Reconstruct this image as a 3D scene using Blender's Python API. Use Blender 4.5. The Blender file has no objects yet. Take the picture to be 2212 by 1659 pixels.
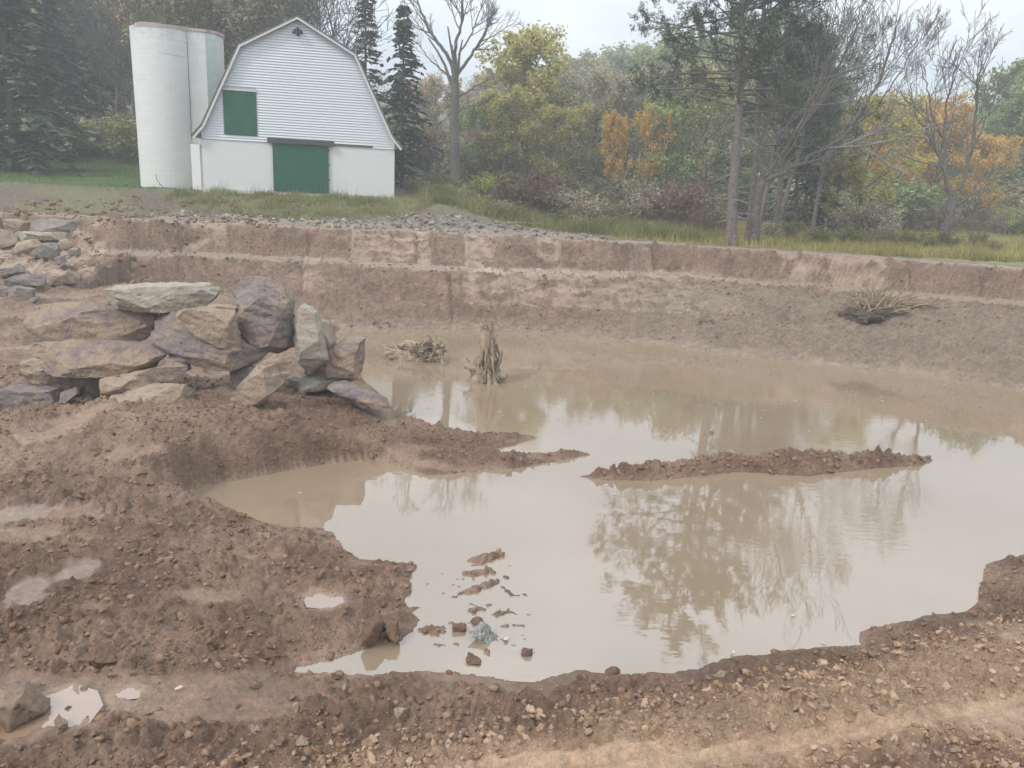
import bpy, bmesh, math, random
import numpy as np
from mathutils import Vector, Matrix

sc = bpy.context.scene
col = sc.collection
rnd = random.Random(11)
RS = np.random.RandomState(7)

# ------------------------------------------------------------------ camera
F, W, HH = 1650.0, 2212.0, 1659.0            # focal length in pixels of a 2212 x 1659 frame
PITCH, ROLL, EYE = math.radians(14.3), math.atan(0.05), 4.6
fw = np.array([0, math.cos(PITCH), -math.sin(PITCH)])
R0 = np.array([1.0, 0, 0]); U0 = np.array([0, math.sin(PITCH), math.cos(PITCH)])
cr = math.cos(ROLL) * R0 + math.sin(ROLL) * U0
cu = -math.sin(ROLL) * R0 + math.cos(ROLL) * U0
CP = np.array([0, 0, EYE])
cam_d = bpy.data.cameras.new('camera'); cam = bpy.data.objects.new('camera', cam_d); col.objects.link(cam)
cam_d.sensor_width = 36; cam_d.lens = 36 * F / W; cam_d.clip_end = 2000; cam_d.clip_start = 0.05
M = Matrix.Identity(4)
for i in range(3):
    M[i][0] = cr[i]; M[i][1] = cu[i]; M[i][2] = -fw[i]; M[i][3] = CP[i]
cam.matrix_world = M
sc.camera = cam

# ------------------------------------------------------------------ sky, sun, exposure
SUN_EL, SUN_AZ = math.radians(44), math.radians(232)
world = bpy.data.worlds.new('World'); sc.world = world; world.use_nodes = True
nt = world.node_tree; nt.nodes.clear()
def wn(t, **k):
    n = nt.nodes.new(t)
    for a, b in k.items(): setattr(n, a, b)
    return n
L = nt.links.new
tc = wn('ShaderNodeTexCoord')
sky = wn('ShaderNodeTexSky', sky_type='NISHITA'); sky.sun_disc = False
sky.sun_elevation = SUN_EL; sky.sun_rotation = SUN_AZ; sky.dust_density = 4.0; sky.air_density = 1.0
skm = wn('ShaderNodeVectorMath', operation='SCALE'); L(sky.outputs[0], skm.inputs[0]); skm.inputs['Scale'].default_value = 0.09
sep = wn('ShaderNodeSeparateXYZ'); L(tc.outputs['Generated'], sep.inputs[0])
# overcast cloud layer: brighter towards the zenith as a real overcast is, broken by soft cloud
mp = wn('ShaderNodeMapping'); L(tc.outputs['Generated'], mp.inputs[0]); mp.inputs['Scale'].default_value = (1.0, 1.0, 2.6)
no = wn('ShaderNodeTexNoise'); L(mp.outputs[0], no.inputs['Vector']); no.inputs['Scale'].default_value = 3.4; no.inputs['Detail'].default_value = 6; no.inputs['Roughness'].default_value = .55
cl = wn('ShaderNodeMapRange'); L(no.outputs[0], cl.inputs[0]); cl.inputs[1].default_value = .36; cl.inputs[2].default_value = .66; cl.inputs[3].default_value = 0; cl.inputs[4].default_value = 1
ccol = wn('ShaderNodeMix', data_type='RGBA'); L(cl.outputs[0], ccol.inputs[0])
ccol.inputs[6].default_value = (.44, .52, .61, 1); ccol.inputs[7].default_value = (.66, .70, .74, 1)
gr = wn('ShaderNodeMapRange'); L(sep.outputs[2], gr.inputs[0]); gr.inputs[1].default_value = 0; gr.inputs[2].default_value = .62; gr.inputs[3].default_value = .60; gr.inputs[4].default_value = 2.05
cg = wn('ShaderNodeVectorMath', operation='SCALE'); L(ccol.outputs[2], cg.inputs[0]); L(gr.outputs[0], cg.inputs['Scale'])
mx = wn('ShaderNodeMix', data_type='RGBA'); mx.inputs[0].default_value = .88; L(skm.outputs[0], mx.inputs[6]); L(cg.outputs[0], mx.inputs[7])
bg = wn('ShaderNodeBackground'); L(mx.outputs[2], bg.inputs[0]); bg.inputs[1].default_value = 1.0
wo = wn('ShaderNodeOutputWorld'); L(bg.outputs[0], wo.inputs[0])

sun_d = bpy.data.lights.new('sun', 'SUN'); sun_d.energy = 1.5; sun_d.angle = math.radians(11); sun_d.color = (1, .96, .9)
sun = bpy.data.objects.new('sun', sun_d); col.objects.link(sun)
# azimuth measured clockwise from +Y: 232 deg = behind the camera, to its left
sd_ = Vector((math.sin(SUN_AZ) * math.cos(SUN_EL), math.cos(SUN_AZ) * math.cos(SUN_EL), math.sin(SUN_EL)))
sun.rotation_euler = sd_.to_track_quat('Z', 'Y').to_euler(); sun.location = (0, 0, 80)

vs = sc.view_settings; vs.view_transform = 'Standard'; vs.look = 'None'; vs.exposure = 0.72; vs.gamma = 1; vs.use_curve_mapping = False
cy = sc.cycles
cy.use_denoising = True
cy.max_bounces = 6; cy.diffuse_bounces = 3; cy.glossy_bounces = 3; cy.transmission_bounces = 2; cy.transparent_max_bounces = 6; cy.volume_bounces = 1
cy.use_adaptive_sampling = True; cy.adaptive_threshold = 0.02
cy.sample_clamp_indirect = 6

# ------------------------------------------------------------------ pixel helpers (2212 x 1659 frame)
def ray(x, y): return fw + cr * (x - W / 2) / F - cu * (y - HH / 2) / F
def gz(x, y, z=0.0):
    d = ray(x, y); return CP + d * ((z - EYE) / d[2])
def gy(x, y, Y):
    d = ray(x, y); return CP + d * (Y / d[1])

# ------------------------------------------------------------------ noise
def _h(ix, iy, seed):
    with np.errstate(over='ignore'):
        h = (ix.astype(np.int64) * 374761393 + iy.astype(np.int64) * 668265263 + seed * 982451653) & 0xFFFFFFFF
        h = ((h ^ (h >> 13)) * 1274126177) & 0xFFFFFFFF
        h = h ^ (h >> 16)
    return (h & 0xFFFFFF) / float(0xFFFFFF)
def perlin(x, y, seed=0):
    x = np.asarray(x, float); y = np.asarray(y, float)
    ix = np.floor(x).astype(np.int64); iy = np.floor(y).astype(np.int64); fx = x - ix; fy = y - iy
    u = fx * fx * fx * (fx * (fx * 6 - 15) + 10); v = fy * fy * fy * (fy * (fy * 6 - 15) + 10)
    def g(i, j, dx, dy):
        a = _h(i, j, seed) * 6.283185
        return np.cos(a) * dx + np.sin(a) * dy
    n00 = g(ix, iy, fx, fy); n10 = g(ix + 1, iy, fx - 1, fy); n01 = g(ix, iy + 1, fx, fy - 1); n11 = g(ix + 1, iy + 1, fx - 1, fy - 1)
    a = n00 + (n10 - n00) * u; b = n01 + (n11 - n01) * u
    return (a + (b - a) * v) * 1.4
def fbm(x, y, o=4, seed=0, gain=.5, lac=2.03):
    s = 0; a = 1.0; t = 0
    for k in range(o):
        s = s + a * perlin(x, y, seed + k * 17); t += a; a *= gain; x = x * lac + 3.1; y = y * lac - 1.7
    return s / t
def clods(x, y, size, seed, fill=.8):
    """rounded lumps on a jittered grid: height 0..1 in units of the lump radius"""
    X = x / size; Y = y / size
    ix = np.floor(X).astype(np.int64); iy = np.floor(Y).astype(np.int64)
    out = np.zeros_like(X)
    for dx in (-1, 0, 1):
        for dy in (-1, 0, 1):
            cx = ix + dx; cyy = iy + dy
            px = cx + .15 + .7 * _h(cx, cyy, seed); py = cyy + .15 + .7 * _h(cx, cyy, seed + 1)
            r = .22 + .42 * _h(cx, cyy, seed + 2); on = _h(cx, cyy, seed + 3) < fill
            an = _h(cx, cyy, seed + 4) * 3.1416; e = .6 + .4 * _h(cx, cyy, seed + 5)
            ddx = X - px; ddy = Y - py
            a = (ddx * np.cos(an) + ddy * np.sin(an)) / r; b = (-ddx * np.sin(an) + ddy * np.cos(an)) / (r * e)
            d2 = a * a + b * b
            out = np.maximum(out, np.where(on & (d2 < 1), np.sqrt(np.maximum(1 - d2, 0)) * r * (.5 + .6 * _h(cx, cyy, seed + 6)), 0))
    return out
def S(t):
    t = np.clip(t, 0, 1); return t * t * (3 - 2 * t)
def pnoise3(p, s, seed):
    return (perlin(p[:, 0] * s + p[:, 2] * s * .37, p[:, 1] * s + 7.3, seed) + perlin(p[:, 2] * s + 3.1, p[:, 0] * s * .8 - p[:, 1] * s * .4, seed + 5) + perlin(p[:, 1] * s - 2.2, p[:, 2] * s * .9 + p[:, 0] * s * .3, seed + 9)) / 1.8

# ------------------------------------------------------------------ mesh and object helpers
def mesh_arr(name, V, faces, mat=None, smooth=False, attrs=None):
    """faces: list of (n,k) int arrays"""
    me = bpy.data.meshes.new(name)
    V = np.asarray(V, np.float32)
    me.vertices.add(len(V)); me.vertices.foreach_set('co', V.ravel())
    fs = [np.asarray(f, np.int32) for f in faces if len(f)]
    nl = sum(f.size for f in fs); npol = sum(len(f) for f in fs)
    me.loops.add(nl); me.polygons.add(npol)
    me.loops.foreach_set('vertex_index', np.concatenate([f.ravel() for f in fs]))
    tot = np.concatenate([np.full(len(f), f.shape[1], np.int32) for f in fs])
    me.polygons.foreach_set('loop_start', np.concatenate([[0], np.cumsum(tot)[:-1]]).astype(np.int32))
    try: me.polygons.foreach_set('loop_total', tot)
    except Exception: pass
    me.polygons.foreach_set('use_smooth', np.full(npol, smooth, bool))
    for k, v in (attrs or {}).items():
        v = np.asarray(v, np.float32)
        if v.ndim == 2:
            a = me.attributes.new(k, 'FLOAT_COLOR', 'POINT')
            c = np.ones((len(v), 4), np.float32); c[:, :3] = v; a.data.foreach_set('color', c.ravel())
        else:
            a = me.attributes.new(k, 'FLOAT', 'POINT'); a.data.foreach_set('value', v)
    me.update(); me.validate()
    if mat: me.materials.append(mat)
    return me
def link(name, data, parent=None, loc=None):
    o = bpy.data.objects.new(name, data); col.objects.link(o)
    if parent: o.parent = parent
    if loc is not None: o.location = loc
    return o
def tag(o, label=None, cat=None, group=None, kind=None):
    if label: o['label'] = label
    if cat: o['category'] = cat
    if group: o['group'] = group
    if kind: o['kind'] = kind
    return o
def thing(name, loc, label, cat, group=None, rz=0):
    o = bpy.data.objects.new(name, None); col.objects.link(o); o.empty_display_size = .2
    o.location = loc; o.rotation_euler.z = rz
    return tag(o, label, cat, group)
def copy_tree(o, parent=None):
    c = o.copy(); col.objects.link(c); c.parent = parent
    for ch in o.children: copy_tree(ch, c)
    return c
class MB:
    """boxes, prisms and tubes gathered into one mesh"""
    def __init__(s): s.v = []; s.f = []
    def poly(s, pts, d, flip=False):
        """extrude polygon pts (3d) by vector d"""
        n = len(pts); b = len(s.v); s.v += [tuple(p) for p in pts] + [tuple(np.array(p) + np.array(d)) for p in pts]
        s.f.append(tuple(range(b, b + n))); s.f.append(tuple(range(b + 2 * n - 1, b + n - 1, -1)))
        for i in range(n):
            j = (i + 1) % n; s.f.append((b + j, b + i, b + n + i, b + n + j))
        return s
    def box(s, x0, x1, y0, y1, z0, z1):
        return s.poly([(x0, y0, z0), (x1, y0, z0), (x1, y1, z0), (x0, y1, z0)], (0, 0, z1 - z0))
    def build(s, name, mat, parent=None, loc=None, smooth=False):
        me = bpy.data.meshes.new(name); me.from_pydata(s.v, [], s.f); me.update()
        bm = bmesh.new(); bm.from_mesh(me); bmesh.ops.recalc_face_normals(bm, faces=bm.faces); bm.to_mesh(me); bm.free()
        if smooth:
            for p in me.polygons: p.use_smooth = True
        me.materials.append(mat)
        return link(name, me, parent, loc)
class Tubes:
    """tapered tubes along polylines, gathered into arrays"""
    def __init__(s): s.v = []; s.q = []; s.n = 0
    def add(s, pts, rad, k=5, twist=0.0):
        P = np.asarray(pts, float); n = len(P)
        T = np.gradient(P, axis=0); T /= np.linalg.norm(T, axis=1)[:, None] + 1e-9
        ref = np.array([0, 0, 1.0]) if abs(T[:, 2]).mean() < .75 else np.array([1.0, 0, 0])
        A = np.cross(T, ref); A /= np.linalg.norm(A, axis=1)[:, None] + 1e-9; B = np.cross(T, A)
        r = np.broadcast_to(np.asarray(rad, float), (n,))
        an = np.arange(k) * 2 * np.pi / k + twist
        V = P[:, None, :] + r[:, None, None] * (A[:, None, :] * np.cos(an)[None, :, None] + B[:, None, :] * np.sin(an)[None, :, None])
        s.v.append(V.reshape(-1, 3))
        i = np.arange(n - 1)[:, None] * k; j = np.arange(k)[None, :]; j2 = (j + 1) % k
        q = np.stack([i + j, i + j2, i + k + j2, i + k + j], -1).reshape(-1, 4) + s.n
        s.q.append(q); s.n += n * k
    def mesh(s, name, mat, smooth=True): return mesh_arr(name, np.concatenate(s.v), [np.concatenate(s.q)], mat, smooth)

# ------------------------------------------------------------------ materials
def node_mat(name):
    m = bpy.data.materials.new(name); m.use_nodes = True
    t = m.node_tree; b = t.nodes['Principled BSDF']
    return m, t, b
def N(t, typ, **k):
    n = t.nodes.new(typ)
    for a, b in k.items(): setattr(n, a, b)
    return n
def noise_n(t, scale, detail=5, rough=.6, coord='Object', vec=None):
    n = N(t, 'ShaderNodeTexNoise'); n.inputs['Scale'].default_value = scale; n.inputs['Detail'].default_value = detail; n.inputs['Roughness'].default_value = rough
    if vec is not None: t.links.new(vec, n.inputs['Vector'])
    else:
        c = N(t, 'ShaderNodeTexCoord'); t.links.new(c.outputs[coord], n.inputs['Vector'])
    return n
def ramp(t, fac, stops):
    r = N(t, 'ShaderNodeValToRGB'); e = r.color_ramp.elements
    while len(e) > 1: e.remove(e[0])
    e[0].position = stops[0][0]; e[0].color = (*stops[0][1], 1)
    for p, c in stops[1:]:
        x = e.new(p); x.color = (*c, 1)
    t.links.new(fac, r.inputs[0]); return r
def mixc(t, fac, a, b, mode='MIX'):
    m = N(t, 'ShaderNodeMix', data_type='RGBA', blend_type=mode)
    for i, v in ((0, fac), (6, a), (7, b)):
        if hasattr(v, 'is_linked') or isinstance(v, bpy.types.NodeSocket): t.links.new(v, m.inputs[i])
        elif i == 0: m.inputs[0].default_value = v
        else: m.inputs[i].default_value = (*v, 1)
    return m.outputs[2]
def bump(t, b, h, strength, dist=.02):
    n = N(t, 'ShaderNodeBump'); n.inputs['Strength'].default_value = strength; n.inputs['Distance'].default_value = dist
    t.links.new(h, n.inputs['Height']); t.links.new(n.outputs[0], b.inputs['Normal']); return n
def simple(name, c1, c2, scale=6, rough=.8, bumps=.3, bscale=None, coord='Object', spec=.12, detail=6, bdist=.01):
    m, t, b = node_mat(name)
    n = noise_n(t, scale, detail, .65, coord)
    r = ramp(t, n.outputs[0], [(.3, c1), (.7, c2)]); t.links.new(r.outputs[0], b.inputs['Base Color'])
    b.inputs['Roughness'].default_value = rough; b.inputs['Specular IOR Level'].default_value = spec
    if bumps:
        n2 = noise_n(t, bscale or scale * 4, 8, .7, coord); bump(t, b, n2.outputs[0], bumps, bdist)
    return m

def ground_material():
    m, t, b = node_mat('ground')
    a = N(t, 'ShaderNodeAttribute', attribute_name='tone'); w = N(t, 'ShaderNodeAttribute', attribute_name='wet')
    g = N(t, 'ShaderNodeNewGeometry')
    n1 = noise_n(t, 9, 8, .7, vec=g.outputs['Position']); n2 = noise_n(t, 45, 6, .7, vec=g.outputs['Position'])
    v = N(t, 'ShaderNodeMapRange'); t.links.new(n1.outputs[0], v.inputs[0]); v.inputs[1].default_value = .25; v.inputs[2].default_value = .75; v.inputs[3].default_value = .62; v.inputs[4].default_value = 1.38
    v2 = N(t, 'ShaderNodeMapRange'); t.links.new(n2.outputs[0], v2.inputs[0]); v2.inputs[1].default_value = .25; v2.inputs[2].default_value = .75; v2.inputs[3].default_value = .72; v2.inputs[4].default_value = 1.28
    mu = N(t, 'ShaderNodeMath', operation='MULTIPLY'); t.links.new(v.outputs[0], mu.inputs[0]); t.links.new(v2.outputs[0], mu.inputs[1])
    sc_ = N(t, 'ShaderNodeVectorMath', operation='SCALE'); t.links.new(a.outputs['Color'], sc_.inputs[0]); t.links.new(mu.outputs[0], sc_.inputs['Scale'])
    t.links.new(sc_.outputs[0], b.inputs['Base Color'])
    r = N(t, 'ShaderNodeMapRange'); t.links.new(w.outputs['Fac'], r.inputs[0]); r.inputs[3].default_value = .85; r.inputs[4].default_value = .33
    t.links.new(r.outputs[0], b.inputs['Roughness'])
    b.inputs['Specular IOR Level'].default_value = .45
    hsum = None
    for scl, amp in ((13, 1.0), (34, .5)):
        vo = N(t, 'ShaderNodeTexVoronoi', feature='F1'); vo.inputs['Scale'].default_value = scl
        wv = N(t, 'ShaderNodeVectorMath', operation='MULTIPLY_ADD'); t.links.new(n2.outputs['Color'], wv.inputs[0]); wv.inputs[1].default_value = (.06, .06, .06); t.links.new(g.outputs['Position'], wv.inputs[2])
        t.links.new(wv.outputs[0], vo.inputs['Vector'])
        ma = N(t, 'ShaderNodeMath', operation='MULTIPLY'); t.links.new(vo.outputs['Distance'], ma.inputs[0]); ma.inputs[1].default_value = -amp
        if hsum is None: hsum = ma.outputs[0]
        else:
            ad = N(t, 'ShaderNodeMath', operation='ADD'); t.links.new(hsum, ad.inputs[0]); t.links.new(ma.outputs[0], ad.inputs[1]); hsum = ad.outputs[0]
    ad = N(t, 'ShaderNodeMath', operation='ADD'); t.links.new(hsum, ad.inputs[0]); t.links.new(n1.outputs[0], ad.inputs[1])
    n0 = noise_n(t, 3.0, 7, .68, vec=g.outputs['Position']); m0 = N(t, 'ShaderNodeMath', operation='MULTIPLY_ADD'); t.links.new(n0.outputs[0], m0.inputs[0]); m0.inputs[1].default_value = 2.2; t.links.new(ad.outputs[0], m0.inputs[2])
    bp = bump(t, b, m0.outputs[0], .8, .06)
    st = N(t, 'ShaderNodeMapRange'); t.links.new(w.outputs['Fac'], st.inputs[0]); st.inputs[3].default_value = .95; st.inputs[4].default_value = .08
    t.links.new(st.outputs[0], bp.inputs['Strength'])
    return m
def water_material(name='muddy_water', c1=(.224, .161, .105), c2=(.25, .185, .125)):
    m, t, b = node_mat(name)
    g = N(t, 'ShaderNodeNewGeometry')
    n = noise_n(t, .35, 3, .5, vec=g.outputs['Position'])
    r = ramp(t, n.outputs[0], [(.35, c1), (.65, c2)]); t.links.new(r.outputs[0], b.inputs['Base Color'])
    b.inputs['Roughness'].default_value = .015; b.inputs['IOR'].default_value = 2.3; b.inputs['Specular IOR Level'].default_value = .5
    mp = N(t, 'ShaderNodeMapping'); t.links.new(g.outputs['Position'], mp.inputs[0]); mp.inputs['Scale'].default_value = (.55, 1.6, 1)
    n2 = noise_n(t, 6.5, 2, .5, vec=mp.outputs[0])
    # ripples only where a breeze touches the water
    n3 = noise_n(t, .22, 1, .5, vec=g.outputs['Position'])
    mr = N(t, 'ShaderNodeMapRange'); t.links.new(n3.outputs[0], mr.inputs[0]); mr.inputs[1].default_value = .42; mr.inputs[2].default_value = .62; mr.inputs[3].default_value = .01; mr.inputs[4].default_value = .10
    bp = bump(t, b, n2.outputs[0], .1, .02); t.links.new(mr.outputs[0], bp.inputs['Strength'])
    return m
def leaf_material(name, dark, mid, light, trans=.46):
    m, t, b = node_mat(name)
    a = N(t, 'ShaderNodeAttribute', attribute_name='tint'); oi = N(t, 'ShaderNodeObjectInfo')
    r = ramp(t, a.outputs['Fac'], [(0, dark), (.5, mid), (1, light)])
    mr = N(t, 'ShaderNodeMapRange'); t.links.new(oi.outputs['Random'], mr.inputs[0]); mr.inputs[3].default_value = .8; mr.inputs[4].default_value = 1.2
    s_ = N(t, 'ShaderNodeVectorMath', operation='SCALE'); t.links.new(r.outputs[0], s_.inputs[0]); t.links.new(mr.outputs[0], s_.inputs['Scale'])
    t.links.new(s_.outputs[0], b.inputs['Base Color']); b.inputs['Roughness'].default_value = .75; b.inputs['Specular IOR Level'].default_value = .06
    tr = N(t, 'ShaderNodeBsdfTranslucent'); t.links.new(s_.outputs[0], tr.inputs[0])
    mix = N(t, 'ShaderNodeMixShader'); mix.inputs[0].default_value = trans
    t.links.new(b.outputs[0], mix.inputs[1]); t.links.new(tr.outputs[0], mix.inputs[2])
    t.links.new(mix.outputs[0], t.nodes['Material Output'].inputs[0])
    return m
def rock_material(name, base, alt, dirt, dirt_amount=.5, strata=14):
    """layered stone with smeared mud on it"""
    m, t, b = node_mat(name)
    c = N(t, 'ShaderNodeTexCoord'); mp = N(t, 'ShaderNodeMapping'); t.links.new(c.outputs['Object'], mp.inputs[0]); mp.inputs['Scale'].default_value = (1, 1, 2)
    n1 = noise_n(t, 3.2, 8, .68, vec=mp.outputs[0]); n2 = noise_n(t, 2.2, 7, .7, 'Object')
    r = ramp(t, n1.outputs[0], [(.32, base), (.68, alt)])
    lo, hi = .68 - dirt_amount * .36, .76 - dirt_amount * .30
    f = ramp(t, n2.outputs[0], [(lo, (0, 0, 0)), (hi, (1, 1, 1))])
    o = mixc(t, f.outputs[0], r.outputs[0], dirt)
    n3 = noise_n(t, 30, 6, .7, 'Object'); v = ramp(t, n3.outputs[0], [(.25, (.72, .72, .72)), (.75, (1.2, 1.2, 1.2))])
    o = mixc(t, 1.0, o, v.outputs[0], 'MULTIPLY')
    t.links.new(o, b.inputs['Base Color']); b.inputs['Roughness'].default_value = .78; b.inputs['Specular IOR Level'].default_value = .35
    n4 = noise_n(t, 13, 10, .78, 'Object'); bump(t, b, n4.outputs[0], .9, .04)
    return m

MAT = {}
MAT['ground'] = ground_material(); MAT['water'] = water_material(); MAT['puddle'] = water_material('puddle_water', (.24, .152, .098), (.27, .175, .115))
MAT['mudclod'] = simple('mud_clod', (.14, .085, .056), (.22, .142, .098), 9, .8, .8, 40, bdist=.02)
MAT['palestone'] = simple('pale_stone', (.22, .162, .112), (.35, .272, .20), 7, .85, .6, 34, bdist=.015)
MAT['brownstone'] = simple('brown_stone', (.165, .112, .08), (.26, .186, .138), 7, .8, .6, 34, bdist=.015)
MAT['greystone'] = simple('grey_stone', (.10, .095, .085), (.34, .325, .295), 7, .8, .6, 30, bdist=.015)
MAT['rubble'] = simple('rubble_stone', (.165, .132, .10), (.32, .27, .215), 3, .85, .5, 22)
MAT['r_purple'] = rock_material('purple_rock', (.148, .117, .111), (.25, .203, .188), (.30, .215, .148), .5)
MAT['r_purplebrown'] = rock_material('purple_brown_rock', (.165, .118, .105), (.26, .19, .162), (.30, .215, .148), .72)
MAT['r_tan'] = rock_material('tan_rock', (.28, .205, .145), (.37, .28, .205), (.24, .165, .112), .5)
MAT['r_pale'] = rock_material('pale_rock', (.29, .245, .19), (.40, .345, .27), (.28, .21, .15), .35)
MAT['r_grey'] = rock_material('grey_rock', (.17, .152, .13), (.265, .235, .20), (.20, .15, .11), .5)

MAT['wood_grey'] = simple('weathered_wood', (.15, .108, .072), (.40, .31, .225), 5, .85, .8, 30, bdist=.02)
MAT['bark'] = simple('bark', (.075, .066, .057), (.18, .16, .14), 9, .9, .8, 22, bdist=.03)
MAT['bark_pine'] = simple('pine_bark', (.10, .085, .078), (.235, .20, .185), 8, .9, .9, 16, bdist=.04)
MAT['twig'] = simple('twig', (.10, .088, .078), (.18, .16, .145), 12, .9, 0)
MAT['deadtwig'] = simple('dead_twig', (.18, .165, .15), (.31, .29, .27), 9, .9, 0)
MAT['reed'] = simple('dry_reed', (.17, .12, .07), (.34, .26, .165), 9, .85, 0)

LEAF = {
    'olive': leaf_material('leaf_olive', (0.201, 0.194, 0.090), (0.396, 0.373, 0.167), (0.619, 0.551, 0.270)),
    'yellow': leaf_material('leaf_yellow', (.27, .24, .07), (.47, .42, .13), (.64, .57, .23)),
    'orange': leaf_material('leaf_orange_gold', (.36, .20, .055), (.58, .36, .09), (.70, .50, .16)),
    'rust': leaf_material('leaf_rust', (0.284, 0.163, 0.096), (0.517, 0.308, 0.178), (0.749, 0.459, 0.271)),
    'brown': leaf_material('leaf_brown', (0.197, 0.173, 0.121), (0.378, 0.322, 0.223), (0.575, 0.492, 0.324)),
    'green': leaf_material('leaf_green', (0.122, 0.157, 0.069), (0.265, 0.328, 0.142), (0.443, 0.514, 0.227)),
    'bright': leaf_material('leaf_bright', (0.145, 0.232, 0.029), (0.319, 0.392, 0.058), (0.580, 0.522, 0.087)),
    'conifer': leaf_material('needle_dark', (0.028, 0.041, 0.031), (0.062, 0.087, 0.063), (0.109, 0.139, 0.099), .15),
    'pine': leaf_material('needle_pine', (0.034, 0.049, 0.034), (0.078, 0.106, 0.072), (0.132, 0.164, 0.114), .15),
    'grass': leaf_material('grass_field', (.16, .138, .05), (.28, .24, .085), (.42, .355, .145)),
    'lawn': leaf_material('grass_lawn', (0.072, 0.123, 0.036), (0.123, 0.196, 0.058), (0.189, 0.261, 0.087)),
    'weed': leaf_material('grass_weed', (0.123, 0.131, 0.051), (0.210, 0.210, 0.087), (0.334, 0.304, 0.145)),
    'redbush': leaf_material('bush_red', (.115, .072, .048), (.20, .132, .092), (.29, .20, .14)),
}
# ================================================================== TERRAIN
def px_curve(pts, z):
    """pixels of a line at a known height -> sorted x, y arrays on the ground"""
    w = np.array([gz(p[0], p[1], p[2] if len(p) > 2 else z) for p in pts]); w = w[np.argsort(w[:, 0])]
    return w
FAR_SHORE = [(735, 712), (850, 711), (1000, 712), (1100, 716), (1250, 728), (1400, 742), (1500, 752), (1600, 768), (1750, 783), (1850, 797), (1890, 801), (1950, 800), (2060, 818), (2150, 835), (2212, 843), (2400, 880), (2650, 935)]
TOE_LEFT = [(-350, 600, 1.2), (0, 642, .85), (140, 645, .75), (260, 622, .72), (450, 628, .62), (620, 672, .35)]
LEDGE = [(-350, 530), (0, 530), (230, 548), (380, 552), (560, 559), (658, 564), (820, 574), (982, 586), (1216, 590), (1481, 597), (1573, 608), (1751, 620), (2036, 645), (2212, 660), (2400, 680), (2650, 712)]
TOP = [(-350, 462), (0, 474), (230, 489), (550, 492), (850, 499), (1200, 517), (1580, 538), (1900, 559), (2212, 582), (2400, 598), (2650, 622)]
c_toe = px_curve(TOE_LEFT + FAR_SHORE, 0.0); c_led = px_curve(LEDGE, 1.78); c_top = px_curve(TOP, 2.85)
def cint(c, x, k=1): return np.interp(x, c[:, 0], c[:, k])

# bucket panels along the cut bank
def panels(seed, lo=.6, hi=1.15, a=-40, b=45):
    r = np.random.RandomState(seed); e = [a]
    while e[-1] < b: e.append(e[-1] + r.uniform(lo, hi))
    e = np.array(e); n = len(e)
    return e, r.uniform(-1, 1, n), r.uniform(0, 1, n), r.uniform(-.5, .5, n)
PU = panels(3, .4, 1.7); PL = panels(5, .45, 1.9)
def panel_at(P, x):
    e = P[0]; i = np.clip(np.searchsorted(e, x) - 1, 0, len(e) - 2)
    t = (x - e[i]) / (e[i + 1] - e[i])
    edge = np.minimum(t, 1 - t) * (e[i + 1] - e[i])
    return i, t, edge

POND_PX = FAR_SHORE[:-1] + [(2650, 935), (2800, 1050), (2500, 1140), (2212, 1198), (2130, 1217), (2115, 1262), (2110, 1302), (2085, 1322), (1990, 1332), (1900, 1352), (1860, 1367), (1855, 1393), (1780, 1397), (1650, 1412), (1560, 1422), (1510, 1442), (1440, 1452), (1330, 1457), (1250, 1447), (1150, 1477), (1080, 1467), (980, 1452), (880, 1452), (760, 1457), (640, 1452), (640, 1442), (730, 1420), (800, 1402), (870, 1388), (895, 1360), (905, 1337), (875, 1300), (890, 1270), (885, 1247), (905, 1222), (870, 1214), (780, 1207), (740, 1182), (720, 1150), (690, 1140), (630, 1140), (580, 1132), (510, 1107), (460, 1092), (415, 1087), (400, 1072), (420, 1058), (480, 1042), (560, 1030), (640, 1012), (700, 1002), (760, 995), (830, 994), (880, 1015), (920, 1027), (1000, 1023), (1100, 1014), (1200, 998), (1274, 983), (1255, 977), (1180, 980), (1090, 980), (1060, 972), (1110, 962), (1162, 946), (1120, 940), (1040, 938), (960, 930), (900, 917), (858, 898), (835, 860), (790, 825), (760, 780), (700, 740)]
ISLAND_PX = [(1252, 1030), (1290, 1022), (1350, 1020), (1400, 1016), (1480, 1006), (1540, 996), (1620, 990), (1680, 990), (1800, 990), (1850, 995), (1950, 994), (2000, 988), (2017, 994), (1990, 1007), (1900, 1012), (1800, 1023), (1740, 1030), (1600, 1020), (1500, 1031), (1400, 1041), (1300, 1037)]
BARS_PX = [[(1000, 1213), (1030, 1202), (1085, 1196), (1092, 1203), (1040, 1218)], [(985, 1285), (1040, 1262), (1080, 1250), (1082, 1258), (1030, 1280)], [(1060, 1330), (1080, 1318), (1100, 1325), (1075, 1334)],
           [(1000, 1318), (1040, 1312), (1050, 1318), (1010, 1325)], [(905, 1360), (960, 1352), (975, 1360), (930, 1375)], [(1070, 1240), (1020, 1245), (1000, 1238), (1060, 1228)], [(1505, 940), (1545, 934), (1540, 940)]]
def to_world(px, z=0.0): return np.array([gz(a, b, z)[:2] for a, b in px])
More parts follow.
